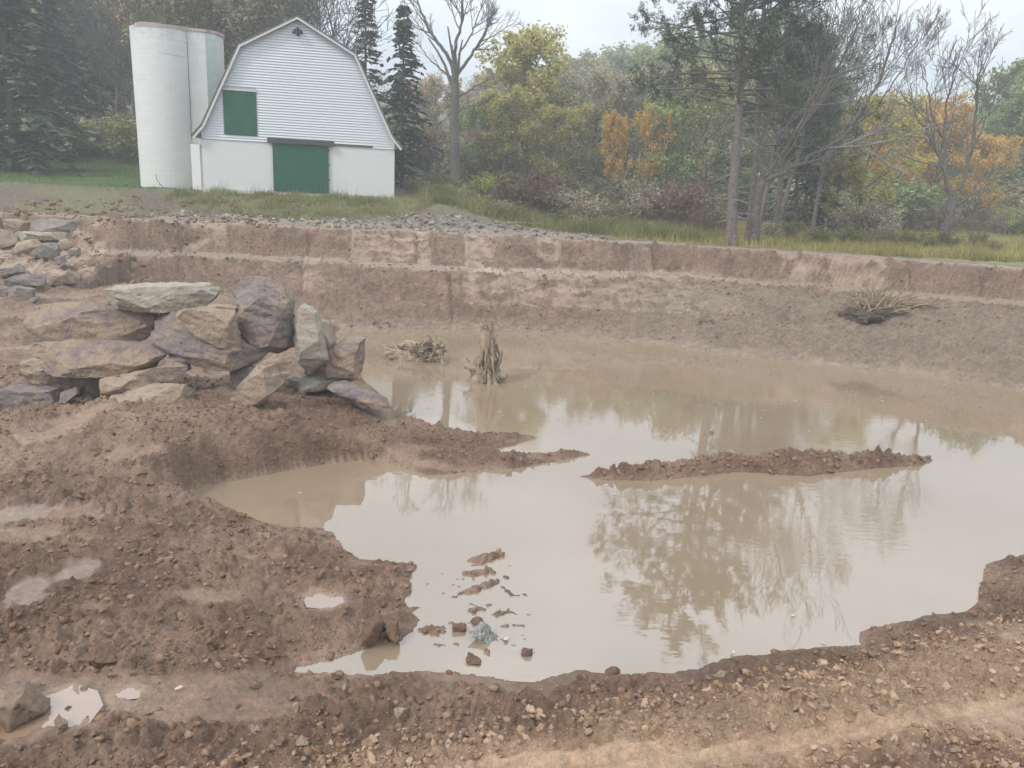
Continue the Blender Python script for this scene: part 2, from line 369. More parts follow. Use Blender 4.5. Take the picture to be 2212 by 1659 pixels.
def sdist(poly, x, y):
    """signed distance, positive inside"""
    d2 = np.full(x.shape, 1e9); ins = np.zeros(x.shape, bool)
    n = len(poly)
    for i in range(n):
        ax, ay = poly[i]; bx, by = poly[(i + 1) % n]
        ex, ey = bx - ax, by - ay
        t = np.clip(((x - ax) * ex + (y - ay) * ey) / (ex * ex + ey * ey + 1e-12), 0, 1)
        d2 = np.minimum(d2, (x - ax - t * ex) ** 2 + (y - ay - t * ey) ** 2)
        c = ((ay > y) != (by > y)) & (x < ex * (y - ay) / (by - ay + 1e-12) + ax)
        ins ^= c
    d = np.sqrt(d2); return np.where(ins, d, -d)
POND = to_world(POND_PX); ISLAND = to_world(ISLAND_PX); BARS = [to_world(b) for b in BARS_PX]
CUT = to_world([(250, 960), (330, 960), (620, 905), (820, 930), (850, 975), (835, 996), (700, 1003), (560, 1031), (480, 1043), (418, 1059), (400, 1073), (340, 1078), (270, 1020)])
PUDDLE_A = to_world([(-60, 1490), (60, 1515), (110, 1500), (150, 1488), (188, 1500), (197, 1525), (170, 1560), (95, 1578), (50, 1592), (-60, 1600)], .27)
PUDDLE_B = to_world([(662, 1290), (690, 1284), (735, 1288), (742, 1300), (705, 1312), (670, 1308)], .08)
PUDDLE_C = to_world([(235, 1500), (270, 1483), (305, 1490), (290, 1505), (250, 1510)], .24)
PUDDLES = [(PUDDLE_A, .27), (PUDDLE_B, .075), (PUDDLE_C, .23)]
TRACKS = [to_world(p, .4) for p in ([(-40, 1290), (0, 1245), (110, 1205), (215, 1183), (250, 1195), (150, 1235), (90, 1270), (0, 1305)], [(-40, 1100), (60, 1090), (150, 1075), (175, 1085), (100, 1115), (0, 1130)])]
TAN = to_world([(1700, 1420), (1860, 1405), (2080, 1345), (2300, 1300), (2500, 1330), (2600, 1760), (350, 1760), (300, 1659), (600, 1625), (900, 1568), (1100, 1540), (1280, 1490), (1500, 1480)], .3)
SMEAR = [to_world(p, .35) for p in ([(900, 1640), (1130, 1560), (1330, 1545), (1500, 1560), (1700, 1540), (2000, 1500), (2300, 1470), (2300, 1530), (2000, 1560), (1780, 1600), (1500, 1640), (1200, 1720), (850, 1720)],)]
DARKCORNER = to_world([(1560, 1720), (1640, 1640), (1800, 1600), (1990, 1555), (2150, 1570), (2400, 1600), (2400, 1760)], .4)

def far_z(x, y):
    """ground beyond the bank: barn knoll, lawn, field and the wooded hill"""
    z = 2.85 + .97 * S((y - 30.6) / 4.6) * S((2.5 - x) / 7.0)
    z = z + np.clip(y - 37, 0, 25) * .070 * S((-3 - x) / 9)
    z = z + np.maximum(y - 50, 0) * (.02 + .050 * S((22 - x) / 30))
    z = z + np.maximum(y - 105, 0) * (.02 + .05 * S((40 - x) / 60))
    return z + .10 * fbm(x * .22, y * .22, 3, 91) * S((y - 30) / 6) + .35 * fbm(x * .06, y * .06, 3, 92) * S((y - 44) / 20)

def smear_patch(x, y): return S((fbm(x * .45 + y * .25, y * .85 - x * .2, 4, 151) - .17) / .07)
def rub_y(x): return np.interp(x, [-16, -13, -9, -6, -3, 1, 4], [33.4, 32.0, 31.6, 32.4, 33.8, 33.0, 31.5])
def terrain(x, y, detail=True):
    x = np.asarray(x, float); y = np.asarray(y, float); shp = x.shape; x = x.ravel(); y = y.ravel()
    z = np.zeros(x.shape); tone = np.zeros((len(x), 3)); wet = np.zeros(x.shape)
    # ---------- curves of the bank, with the bucket's panels pushed in and out
    iu, tu, eu = panel_at(PU, x + .12 * (y - 28)); il, tl, el = panel_at(PL, x + .25 * (y - 26))
    offu = PU[1][iu] * .11 + PU[3][iu] * .25 * (tu - .5); offl = (PL[1][il] * .16 + PL[3][il] * .3 * (tl - .5)) * S((9 - x) / 4)
    wob = .42 * fbm(x * .7, x * 0, 5, 41, .6)
    yt = cint(c_toe, x); zt = cint(c_toe, x, 2) ; yl = cint(c_led, x) + offl; yl2 = np.maximum(cint(c_led, x) + .75 + offu + .3 * fbm(x * .5, x * 0 + 3, 2, 43), yl + .15)
    yp = np.maximum(cint(c_top, x) + offu * .8 + wob, yl2 + .45)
    # ---------- near side
    sd = -sdist(POND, x, y)                       # positive on land
    near = y < yt + .02
    jit = .10 * fbm(x * 2.2, y * 2.2, 4, 5) + .05 * fbm(x * 7, y * 7, 3, 6)
    cm_ = S((sdist(CUT, x, y) + .35) / .5); sdj = sd + jit * .55 * (1 - cm_) + cm_ * .10 * fbm(x * 1.7, y * 1.7, 3, 9)
    left = S((-2.5 - x) / 3.0)
    Lv = .30 + .26 * left * S((y - 7.5) / 4) + .10 * fbm(x * .35, y * .35, 3, 8)
    tt = S((y - 14) / np.maximum(yt - 14, 1)); Lv = Lv + (zt - .45) * tt * S((-4 - x) / 2)
    slope = .16 + .14 * S((x - 1) / 3) + .40 * S((-3.0 - x) / 1.5)
    cutd = sdist(CUT, x, y); slope = slope + 6.0 * S((cutd + .25 + 2 * jit) / .5) + 1.2 * S((cutd + 1.6) / 1.5)
    # the peninsula and its two spits lie low
    pen = S((x + 3.4) / 2.2) * S((y - 10.5) / 1.5); Lv = Lv * (1 - .45 * pen)
    slope = slope + .35 * pen
    Lv = Lv + .24 * S((cutd + .9) / .9) * S((-1.9 - x) / 1.2)
    zl = Lv * (1 - np.exp(-np.maximum(sdj, 0) * slope / np.maximum(Lv, .05)))
    zw = -np.minimum(.035 + np.maximum(-sdj, 0) * .16, .6)
    zn = np.where(sdj > 0, zl + .004, zw)
    isl = sdist(ISLAND, x, y) + jit * .3
    zi = np.where(isl > 0, .01 + .20 * S(isl / .22) * (.55 + .9 * np.clip(fbm(x * 1.4, y * 1.4, 3, 12) + .3, 0, 1)), -9)
    zn = np.maximum(zn, zi)
    barm = np.full(x.shape, -9.0)
    for b in BARS: barm = np.maximum(barm, sdist(b, x, y))
    bj = barm + .06 * fbm(x * 9, y * 9, 4, 23) + .05 * fbm(x * 3, y * 3, 3, 24)
    zn = np.maximum(zn, np.where(bj > 0, .006 + .09 * S(bj / .12) * (.4 + S(fbm(x * 14, y * 14, 3, 25) + .5)), -9))
    spk = fbm(x * 5.5, y * 7.5, 4, 26) - .30 - 1.2 * np.maximum(np.hypot(x + .25, (y - 7.75) * .8) - .75, 0)
    zn = np.maximum(zn, np.where(spk > 0, .004 + .10 * np.minimum(spk, .3), -9))
    shal = S(1 - np.hypot(x - .0, (y - 7.6)) / 1.6)
    zn = np.where(zn < 0, zn * (1 - .75 * shal), zn)
    # ---------- far bank profile
    f1 = np.clip((y - yt) / np.maximum(yl - yt, .1), 0, 1); f2 = np.clip((y - yl) / np.maximum(yl2 - yl, .1), 0, 1); f3 = np.clip((y - yl2) / np.maximum(yp - yl2, .1), 0, 1)
    lw_ = fbm(x * .6, y * 0, 3, 44) * 5
    f3 = np.clip(f3 + .10 * np.sin(f3 * 13 + lw_ * 1.3) * np.sin(np.pi * f3), 0, 1)
    f1 = np.clip(f1 + .045 * np.sin(f1 * 22 + lw_) * np.sin(np.pi * f1) * S((7 - x) / 4), 0, 1)
    zb = zt + (1.72 - zt) * (f1 * .72 + .28 * S(f1 * 1.0)) + .14 * f2 + .99 * (1 - (1 - f3) ** 1.35)
    far = y >= yp
    zb = np.where(far, far_z(x, y) , zb)
    z = np.where(near, zn, zb)
    bank = (~near) & (~far)
    # ---------- relief
    dist = np.maximum(y, 4)
    rough_near = np.ones(x.shape)
    trk = np.full(x.shape, -9.0)
    for p in TRACKS: trk = np.maximum(trk, sdist(p, x, y))
    trm = S((trk + .0 + 1.6 * jit + .35 * fbm(x * 1.5, y * 1.5, 5, 67)) / .09)
    smr = np.full(x.shape, -9.0)
    for p in SMEAR: smr = np.maximum(smr, sdist(p, x, y))
    smm = S((smr + .1 + jit * 2) / .3) * S(fbm((y - .29 * x) * 3.5, x * .35, 4, 69) * 2.4 + .9)
    tanm = S((sdist(TAN, x, y) + .15 + 2.2 * jit) / .45)
    smp = smear_patch(x, y)
    drk = S((sdist(DARKCORNER, x, y) + jit * 2) / .2)
    if detail:
        c1 = clods(x, y, .30, 21, .55) * .30; c2 = clods(x + 5, y, .14, 31, .8) * .14; c3 = clods(x, y + 3, .075, 33, .85) * .075
        hum = .07 * fbm(x * 1.3, y * 1.3, 4, 14) + .035 * fbm(x * 6, y * 6, 4, 15) + .018 * fbm(x * 22, y * 22, 3, 16)
        patch = .45 + .75 * S(fbm(x * .7, y * .7, 3, 19) + .5)
        rel = (c1 * .55 * patch + c2 * 1.1 * patch + c3 * 1.0) * .95 + hum
        soft = np.clip((sdj + .02) / .25, 0, 1) * (1 - .88 * trm) * (1 - .75 * smp) * (1 - .8 * smm) * (1 - .05 * tanm)
        soft = np.where(isl > 0, np.clip(isl / .12, 0, 1), soft); soft = np.where(bj > 0, .3, soft)
        vv = y - .29 * x; ruts = (.07 * fbm(vv * 5.5, x * .45, 4, 66) + .02 * np.sin(vv * 26 + 2 * fbm(x * .6, y * .6, 2, 68))) * (.35 + .65 * smm)
        z = np.where(near & (zn > 0), np.maximum(z + rel * soft + ruts * tanm, .004), z)
        # bank relief: broken clods, layered, with smooth smeared panels
        smooth_u = S((PU[2][iu] - .42) / .1); smooth_l = S((PL[2][il] - .48) / .1) * S((9 - x) / 4)
        sm = np.where(f2 >= 1, smooth_u, np.where(f1 > .45, smooth_l, 0)) * S(fbm(x * 1.5, (y + 1.5 * zb) * 1.8, 4, 53) * 3.2 + .62)
        yz = y + 1.6 * zb; br = .16 * fbm(x * 1.6, yz * 1.7, 4, 51) + .15 * fbm(x * 3.6, yz * 4, 4, 52) + .08 * fbm(x * 8, yz * 9, 3, 59) + clods(x, yz, .42, 55, .5) * .42 * .35 + clods(x, yz, .22, 57, .7) * .22 * .45
        groove = (-.07 * np.exp(-(np.where(f2 >= 1, eu, el) / .05) ** 2)) * np.where(np.where(f2 >= 1, PU[2][iu], PL[2][il]) > .4, 1, .1) + .04 * np.exp(-((np.where(f2 >= 1, eu, el) - .10) / .05) ** 2)
        edgefade = np.clip((y - yt) / .35, 0, 1)
        scoop = -.02 * np.sin(np.clip(np.where(f2 >= 1, tu, tl), 0, 1) * np.pi)
        lowr = S((x - 3) / 4) * (f1 < .95)
        streak = .075 * fbm((x * .9 + y * 1.1) * 1.0, (y - x * .6) * 4.5, 4, 58)
        ledm = S(f2 / .15) * (f3 <= .02) * (f2 > 0); zbk = z + (br * (1 - .8 * sm) * (1 - .7 * ledm) * .95 + (groove + scoop) * (1 - lowr) * np.where(f1 < .35, .3, 1) + streak * lowr) * edgefade
        z = np.where(bank, np.maximum(zbk, .006), z)
        # plateau: track strip then rubble and rough ground
        pr = S((35.5 - y) / 3) * S((y - yp) / 1.0)
        rubm = S((y - yp - .9) / .6) * S((rub_y(x) - y + .8 * fbm(x * .4, y * .4, 2, 71)) / 1.2) * S((4.5 - x) / 3) * S((x + 14.5) / 1.5)
        z = np.where(far, z + (.10 * fbm(x * 1.2, y * 1.2, 5, 61, .6) + .10 * fbm(x * 2.5, y * 2.5, 3, 62) * rubm * 1.6 + .12 * rubm) * np.where(y < 45, 1, .3), z)
    else:
        sm = np.zeros(x.shape); rubm = np.zeros(x.shape); lowr = np.zeros(x.shape)
    # ---------- puddle hollows
    for P, pz in PUDDLES:
        d = sdist(P, x, y) + jit * .8 + .10 * fbm(x * 4, y * 4, 4, 29)
        z = np.where(d > -.35, np.where(d > 0, pz - .012 - .03 * S(d / .1), np.maximum(z * S(-d / .35) + (pz + .006) * (1 - S(-d / .35)), pz + .004 - np.maximum(-d - .04, 0) * .6)), z)
    pudm = np.zeros(x.shape)
    for P, pz in PUDDLES: pudm = np.maximum(pudm, S((sdist(P, x, y) + .16 + jit) / .14))
    # ---------- colours (base colours of the dirt itself)
    n1 = fbm(x * .8 + z * .5, y * .8 + z * 1.5, 4, 101)[:, None]; n2 = fbm(x * 4 + z * 3, y * 4 + z * 6, 4, 102)[:, None]; n3 = fbm(x * 2.2, z * 14 + y * 2, 4, 103)[:, None]
    mud = np.array([.178, .102, .064]) * (1 + .35 * n1 + .3 * n2)
    tan = np.array([.345, .218, .132]) * (1 + .3 * n1 + .25 * n2)
    red = np.array([.19, .105, .07]) * (1 + .3 * n2)
    tone = mud + (np.array([.27, .172, .115]) * (1 + .3 * n2) - mud) * (S(n1 * 1.8 + .35) * .75)
    lt = S((y[:, None] - 8.5) / 2) * S((-3 - x[:, None]) / 2)
    tone = tone + (np.array([.295, .195, .132]) * (1 + .35 * n2) - tone) * lt * (.35 + .5 * S(n1 + .5))
    tone = tone + (tan - tone) * (tanm * .92)[:, None]
    tone = tone + (np.array([.40, .265, .165]) - tone) * (smm * .8)[:, None]
    tone = tone + (red - tone) * (drk * .85)[:, None]
    tone = tone + (np.array([.21, .155, .12]) - tone) * (trm * .75)[:, None]
    tone = tone + (np.array([.26, .178, .125]) - tone) * (smp * .3)[:, None]
    wet = wet + smp * .25 + trm * .6 + .25 * smm + .15
    wet = np.maximum(wet, pudm * .8); tone = tone + (np.array([.22, .15, .105]) - tone) * (pudm * .7)[:, None]
    wetshore = S((.10 - np.where(near, z, 9)) / .10); wet = np.maximum(wet, wetshore * .75)
    tone = tone * (1 - .28 * wetshore)[:, None]
    shore_m = near & (z < .004)
    tone = np.where(shore_m[:, None], np.array([.24, .165, .112]), tone)
    # bank colours
    bu = np.array([.222, .143, .097]) * (1 + .55 * n1 + .5 * n2 + .35 * n3); bs = np.array([.305, .218, .158]) * (1 + .15 * n2 + .2 * n3)
    bgx = np.array([.228, .163, .113]) * (1 + .25 * n1 + .4 * n2 + .3 * n3)
    g = (S((x - 1.5) / 4) * S((.97 - f1) / .1) + .75 * S((.40 - f1) / .25) * S((5 - x) / 3)).clip(0, 1)[:, None]
    bt = bu + (bgx - bu) * g
    bt = bt + (bs - bt) * (sm * .65 * (1 - g[:, 0]))[:, None]
    led = (S(f2 / .15) * S((1.0 - f2) / .1 + .2) * (f3 <= 0))[:, None]; bt = bt + (np.array([.34, .258, .192]) - bt) * led * .85
    tone = np.where(bank[:, None], bt, tone); wet = np.where(bank, .15 + .5 * sm + .35 * S((.3 - z) / .3), wet)
    # plateau colours
    strip = S((2.2 - (y - yp) + .6 * n1[:, 0]) / 1.4)[:, None]
    rub = np.array([.23, .21, .18]) * (1 + .3 * n2)
    soil = np.array([.165, .125, .088]) * (1 + .3 * n2)
    gn = fbm(x * .35, y * .35, 4, 111)
    lawn = np.array([.085, .130, .038]) * (1 + .25 * n2); weed = np.array([.19, .18, .085]) * (1 + .3 * n2); field = np.array([.28, .245, .095]) * (1 + .3 * n2); wood = np.array([.10, .085, .05]) * (1 + .3 * n2)
    ft = soil + (rub - soil) * rubm[:, None]
    sw = (S((gn + .1) / .12) * S((-10 - x) / 3) * S((y - yp - 1.6) / 1.0))[:, None]; ft = ft + (weed - ft) * sw * .75
    lw = (S((y - 33.5 + 1.2 * gn) / 3.5) * S((-15.5 - x) / 2))[:, None]; ft = ft + (lawn - ft) * lw
    md = (S((y - rub_y(x) + .4 + 1.0 * gn) / 1.0) * S((x + 15.4) / 1.5) * S((1 - x) / 2) * S((40 - y) / 2))[:, None]; ft = ft + (weed - ft) * md * .9
    wd = (S((y - 33.2 + .22 * x + 1.4 * gn) / 1.6) * S((x + 5.5) / 2))[:, None]; ft = ft + (weed - ft) * wd
    fl = (S((x - 3.0 + 2 * gn) / 4) * S((y - yp - 1.6 + .8 * gn) / 1.0))[:, None]; ft = ft + (field - ft) * fl
    ft = ft + (wood - ft) * S((y - 56 - 8 * S((x - 8) / 8) + 6 * gn) / 8)[:, None]
    ft = ft + (np.array([.27, .195, .14]) * (1 + .35 * n2) - ft) * strip * .9
    tone = np.where(far[:, None], ft, tone); wet = np.where(far, .45 * strip[:, 0], wet)
    return z.reshape(shp), np.clip(tone, .012, .8), np.clip(wet, 0, 1)

def gzv(x, y): return float(terrain(np.array([x]), np.array([y]))[0][0])

us = np.concatenate([-np.geomspace(1.75, .88, 22)[:-1], np.linspace(-.85, .85, 690), np.geomspace(.88, 1.75, 22)[1:]])
ys = [2.6]
while ys[-1] < 34: ys.append(ys[-1] + (.0041 * (ys[-1] + .4) if not 19.5 < ys[-1] < 30.5 else .055))
while ys[-1] < 250: ys.append(ys[-1] * 1.022)
ys = np.array(ys)
GX = us[None, :] * (ys[:, None] + 1.2); GY = np.repeat(ys[:, None], len(us), 1)
GZ, GT, GW = terrain(GX, GY)
nr, nc = GX.shape
idx = np.arange(nr * nc).reshape(nr, nc)
q = np.stack([idx[:-1, :-1], idx[:-1, 1:], idx[1:, 1:], idx[1:, :-1]], -1).reshape(-1, 4)
ground = link('ground', mesh_arr('ground', np.stack([GX, GY, GZ], -1).reshape(-1, 3), [q], MAT['ground'], True, {'tone': GT, 'wet': GW}))
tag(ground, 'bare brown mud, gravel, grass and wooded slope of the whole site', kind='structure')
def height(x, y):
    """bilinear lookup in the built ground"""
    j = np.clip(np.searchsorted(ys, y) - 1, 0, nr - 2); u = x / (ys[j] + 1.2)
    u2 = x / (ys[j + 1] + 1.2)
    i = np.clip(np.searchsorted(us, u) - 1, 0, nc - 2); i2 = np.clip(np.searchsorted(us, u2) - 1, 0, nc - 2)
    a = np.clip((u - us[i]) / (us[i + 1] - us[i]), 0, 1); b = np.clip((u2 - us[i2]) / (us[i2 + 1] - us[i2]), 0, 1)
    t = np.clip((y - ys[j]) / (ys[j + 1] - ys[j]), 0, 1)
    return (GZ[j, i] * (1 - a) + GZ[j, i + 1] * a) * (1 - t) + (GZ[j + 1, i2] * (1 - b) + GZ[j + 1, i2 + 1] * b) * t
def hz(x, y): return float(height(np.array([x]), np.array([y]))[0])

# water sheets
px0, px1, py0, py1 = -6.6, 26.0, 5.6, 27.0
pond = link('pond_water', mesh_arr('pond_water', [(-6.6, 5.9, 0), (19, 5.9, 0), (26, 14, 0), (26, 19, 0), (14, 26, 0), (-6.6, 26, 0)], [[(0, 1, 2, 3, 4, 5)]], MAT['water']))
tag(pond, 'flat tan muddy pond water mirroring the pale sky and trees', kind='structure')
for (P, pz), lb in zip(PUDDLES, ('pinkish muddy puddle beside the big brown clod', 'tiny puddle in the clods beside the pond shallows', 'narrow puddle film in the trampled mud')):
    c = P.mean(0); Q = c + (P - c) * 1.25
    o = link('puddle', mesh_arr('puddle', [(a, b, pz) for a, b in Q], [[tuple(range(len(Q)))]], MAT['puddle'])); tag(o, lb, kind='structure')
# ================================================================== BARN AND SILO
def paint(name, c, dirt=(.45, .42, .37), amount=.25, blocks=None, rough=.6):
    m, t, b = node_mat(name)
    n = noise_n(t, 1.1, 8, .72, 'Object'); lo = .72 - amount * .35
    f = ramp(t, n.outputs[0], [(lo, (0, 0, 0)), (lo + .16, (1, 1, 1))])
    n2 = noise_n(t, 14, 5, .7, 'Object'); v = ramp(t, n2.outputs[0], [(.3, (.93, .93, .93)), (.7, (1.03, 1.03, 1.03))])
    h = N(t, 'ShaderNodeMath', operation='MULTIPLY'); t.links.new(f.outputs[0], h.inputs[0]); h.inputs[1].default_value = .30
    o = mixc(t, h.outputs[0], c, dirt); o = mixc(t, 1.0, o, v.outputs[0], 'MULTIPLY')
    t.links.new(o, b.inputs['Base Color']); b.inputs['Roughness'].default_value = rough; b.inputs['Specular IOR Level'].default_value = .3
    if blocks:
        cN = N(t, 'ShaderNodeTexCoord'); mp = N(t, 'ShaderNodeMapping'); t.links.new(cN.outputs['Object'], mp.inputs[0]); mp.inputs['Rotation'].default_value = (math.pi / 2, 0, 0)
        br = N(t, 'ShaderNodeTexBrick'); t.links.new(mp.outputs[0], br.inputs[0]); br.inputs['Scale'].default_value = 1; br.inputs['Mortar Size'].default_value = .012
        br.inputs['Brick Width'].default_value = blocks[0]; br.inputs['Row Height'].default_value = blocks[1]; br.inputs['Mortar Smooth'].default_value = .6
        br.inputs['Color1'].default_value = (1, 1, 1, 1); br.inputs['Color2'].default_value = (.93, .93, .93, 1); br.inputs['Mortar'].default_value = (.2, .2, .2, 1)
        a = N(t, 'ShaderNodeMath', operation='MULTIPLY_ADD'); t.links.new(n2.outputs[0], a.inputs[0]); a.inputs[1].default_value = .5; t.links.new(br.outputs[0], a.inputs[2])
        bump(t, b, a.outputs[0], .35, .02)
    return m
MAT['siding'] = paint('white_siding', (.61, .632, .645), amount=.06)
MAT['wallpaint'] = paint('white_wall_paint', (.62, .61, .585), amount=.15, blocks=(.42, .205))
MAT['trim'] = paint('trim_paint', (.55, .53, .50), (.30, .27, .23), .5)
MAT['green'] = simple('green_door_paint', (.020, .092, .058), (.028, .115, .074), 3, .55, .15, 30)
MAT['trackbox'] = simple('dark_track_cover', (.055, .058, .066), (.085, .088, .096), 5, .6, .1)
MAT['redstrip'] = simple('red_brown_strip', (.13, .085, .078), (.20, .13, .115), 5, .8, .2)
MAT['roof'] = simple('roof_shingle', (.10, .095, .09), (.17, .16, .15), 4, .9, .5, 18)
MAT['iron'] = simple('dark_iron', (.03, .03, .032), (.06, .058, .055), 8, .6, .2)
MAT['rim'] = simple('rusty_rim', (.30, .22, .205), (.44, .37, .345), 3, .85, .3)
MAT['copperstain'] = simple('green_stained_concrete', (.36, .43, .39), (.54, .58, .53), 2.5, .8, .5, 12)
MAT['soffit'] = simple('dark_soffit', (.10, .085, .075), (.16, .14, .12), 5, .9, .3)

BZ = 3.70
barn = thing('barn', (-10.1, 36.0, BZ), 'white gambrel barn with green doors and clapboard gable beside the silo', 'barn', rz=math.radians(11))
def bz(z): return z - BZ
MB().box(-4.22, 4.22, 0, 10.5, bz(3.97), bz(6.10)).build('wall', MAT['wallpaint'], barn)
MB().box(-4.27, 4.27, -.05, 10.55, -.9, bz(3.968)).build('foundation', MAT['wallpaint'], barn)
PROF = [(6.10, 4.21), (6.62, 4.10), (10.0, 2.42), (11.27, .0)]
def halfw(z): return float(np.interp(z, [p[0] for p in PROF], [p[1] for p in PROF]))
MB().poly([(-4.2, .02, bz(6.102)), (4.2, .02, bz(6.102)), (4.09, .02, bz(6.62)), (2.41, .02, bz(10.0)), (0, .02, bz(11.25)), (-2.41, .02, bz(10.0)), (-4.09, .02, bz(6.62))], (0, 10.4, 0)).build('gable_core', MAT['siding'], barn)
def board(a0, a1, b0, b1, z0, z1):
    """one lapped clapboard: (a0,a1) ends at the bottom edge, (b0,b1) at the top"""
    s = MB(); z0, z1 = bz(z0), bz(z1)
    s.v = [(a0, -.043, z0), (a1, -.043, z0), (b1, -.006, z1), (b0, -.006, z1), (a0, .015, z0), (a1, .015, z0), (b1, .015, z1), (b0, .015, z1)]
    s.f = [(0, 1, 2, 3), (7, 6, 5, 4), (0, 4, 5, 1), (1, 5, 6, 2), (2, 6, 7, 3), (3, 7, 4, 0)]
    s.build('siding_board', MAT['siding'], barn)
z0 = 6.105; step = .1135
while z0 < 11.18:
    z1 = min(z0 + step - .004, 11.25); w0, w1 = halfw(z0) - .01, halfw(z1) - .01
    cuts = []
    if z1 > 6.33 and z0 < 8.27: cuts.append((-3.25, -1.82))
    if z0 < 6.20: cuts.append((-1.42, 3.23))
    elif z0 < 6.30: cuts.append((-1.42, 1.50))
    xs0 = [-w0]; xs1 = [-w1]
    segs = []; cur0, cur1 = -w0, -w1
    for c0, c1 in sorted(cuts):
        segs.append((cur0, c0, cur1, c0)); cur0 = cur1 = c1
    segs.append((cur0, w0, cur1, w1))
    for a0, a1, b0, b1 in segs:
        if a1 - a0 > .05: board(a0, a1, b0, b1, z0, z1)
    z0 += step
# corner boards and rake boards
def roof_strip(pts, t, y0, y1, name, mat):
    """closed profile of the roof: outer points and the same moved in by t"""
    P = np.array(pts, float); n = len(P); T = np.gradient(P, axis=0); T /= np.linalg.norm(T, axis=1)[:, None]; Nn = np.stack([T[:, 1], -T[:, 0]], 1)
    I = P + Nn * t
    ring = [(p[0], y0, bz(p[1])) for p in P] + [(p[0], y0, bz(p[1])) for p in I[::-1]]
    b = MB()
    for i in range(n - 1):
        b.poly([(P[i][0], y0, bz(P[i][1])), (P[i + 1][0], y0, bz(P[i + 1][1])), (I[i + 1][0], y0, bz(I[i + 1][1])), (I[i][0], y0, bz(I[i][1]))], (0, y1 - y0, 0))
    return b.build(name, mat, barn)
OUT = [(-4.62, 6.20), (-4.18, 6.70), (-2.50, 10.10), (0, 11.42), (2.50, 10.10), (4.18, 6.70), (4.62, 6.20)]
roof_strip(OUT, .07, -.24, 10.8, 'roof', MAT['roof'])
RIN = [(p[0] * .985, p[1] - .075) for p in OUT]
roof_strip(RIN, .09, -.262, -.215, 'rake_board', MAT['trim'])
for sx in (-1, 1):
    MB().poly([(sx * 4.62, -.2, bz(6.15)), (sx * 4.21, -.2, bz(6.12)), (sx * 4.21, -.2, bz(6.55))], (0, .19, 0)).build('eave_return', MAT['soffit'], barn)
    MB().box(sx * 4.16 - .05, sx * 4.16 + .05, -.045, -.002, bz(6.11), bz(6.64)).build('corner_board', MAT['siding'], barn)
# sliding door of vertical boards
door = MB().box(-1.2, 1.24, -.085, -.055, bz(3.99), bz(6.06)).build('sliding_door', MAT['green'], barn)
nb = 22; wd = 2.44 / nb
for i in range(nb):
    a = -1.2 + i * wd
    MB().box(a + .004, a + wd - .004, -.100 - .003 * rnd.random(), -.0855, bz(4.0), bz(6.05)).build('door_board', MAT['green'], door)
MB().box(-1.13, -1.09, -.135, -.105, bz(4.85), bz(5.05)).build('door_handle', MAT['green'], door)
hay = MB().box(-3.22, -1.85, -.06, -.03, bz(6.34), bz(8.18)).build('loft_door', MAT['green'], barn)
nb = 13; wd = 1.37 / nb
for i in range(nb):
    a = -3.22 + i * wd
    MB().box(a + .004, a + wd - .004, -.073 - .003 * rnd.random(), -.0605, bz(6.35), bz(8.17)).build('door_board', MAT['green'], hay)
for zz in (6.55, 7.95):
    MB().box(-2.1, -1.87, -.085, -.074, bz(zz) - .02, bz(zz) + .02).build('strap_hinge', MAT['green'], hay)
MB().box(-3.26, -1.81, -.10, -.03, bz(8.185), bz(8.25)).build('loft_door_cap', MAT['trim'], barn)
MB().box(-1.40, 1.48, -.20, -.03, bz(6.085), bz(6.285)).build('door_track_cover', MAT['trackbox'], barn)
MB().box(1.485, 3.21, -.05, -.002, bz(6.125), bz(6.195)).build('track_rail', MAT['redstrip'], barn)
MB().box(1.245, 1.30, -.03, -.002, bz(3.98), bz(6.05)).build('door_jamb', MAT['trim'], barn)
for zz in (4.55, 5.2, 5.85): MB().box(1.25, 1.285, -.05, -.031, bz(zz), bz(zz) + .09).build('jamb_bracket', MAT['iron'], barn)

# gable light: plate, hood and two lamp heads
def on_face(a, z, off=-.04):
    y = math.radians(11); return (-10.1 + a * math.cos(y) - off * math.sin(y), 36 + a * math.sin(y) + off * math.cos(y), z)
lamp = thing('wall_light', on_face(0.0, 10.62, -.035), 'small dark twin-headed light fixed under the barn peak', 'light', rz=math.radians(11))
MB().box(-.05, .05, -.05, 0, .0, .28).build('back_plate', MAT['iron'], lamp)
for sx in (-1, 1):
    tb = Tubes(); tb.add([(sx * .05, -.05, .22), (sx * .10, -.10, .25), (sx * .13, -.15, .19), (sx * .15, -.19, .08)], [.025, .03, .06, .085], 8); link('lamp_head', tb.mesh('lamp_head', MAT['iron']), lamp)
MB().poly([(-.06, -.09, .28), (.06, -.09, .28), (0, -.05, .37)], (0, .05, 0)).build('hood', MAT['iron'], lamp)

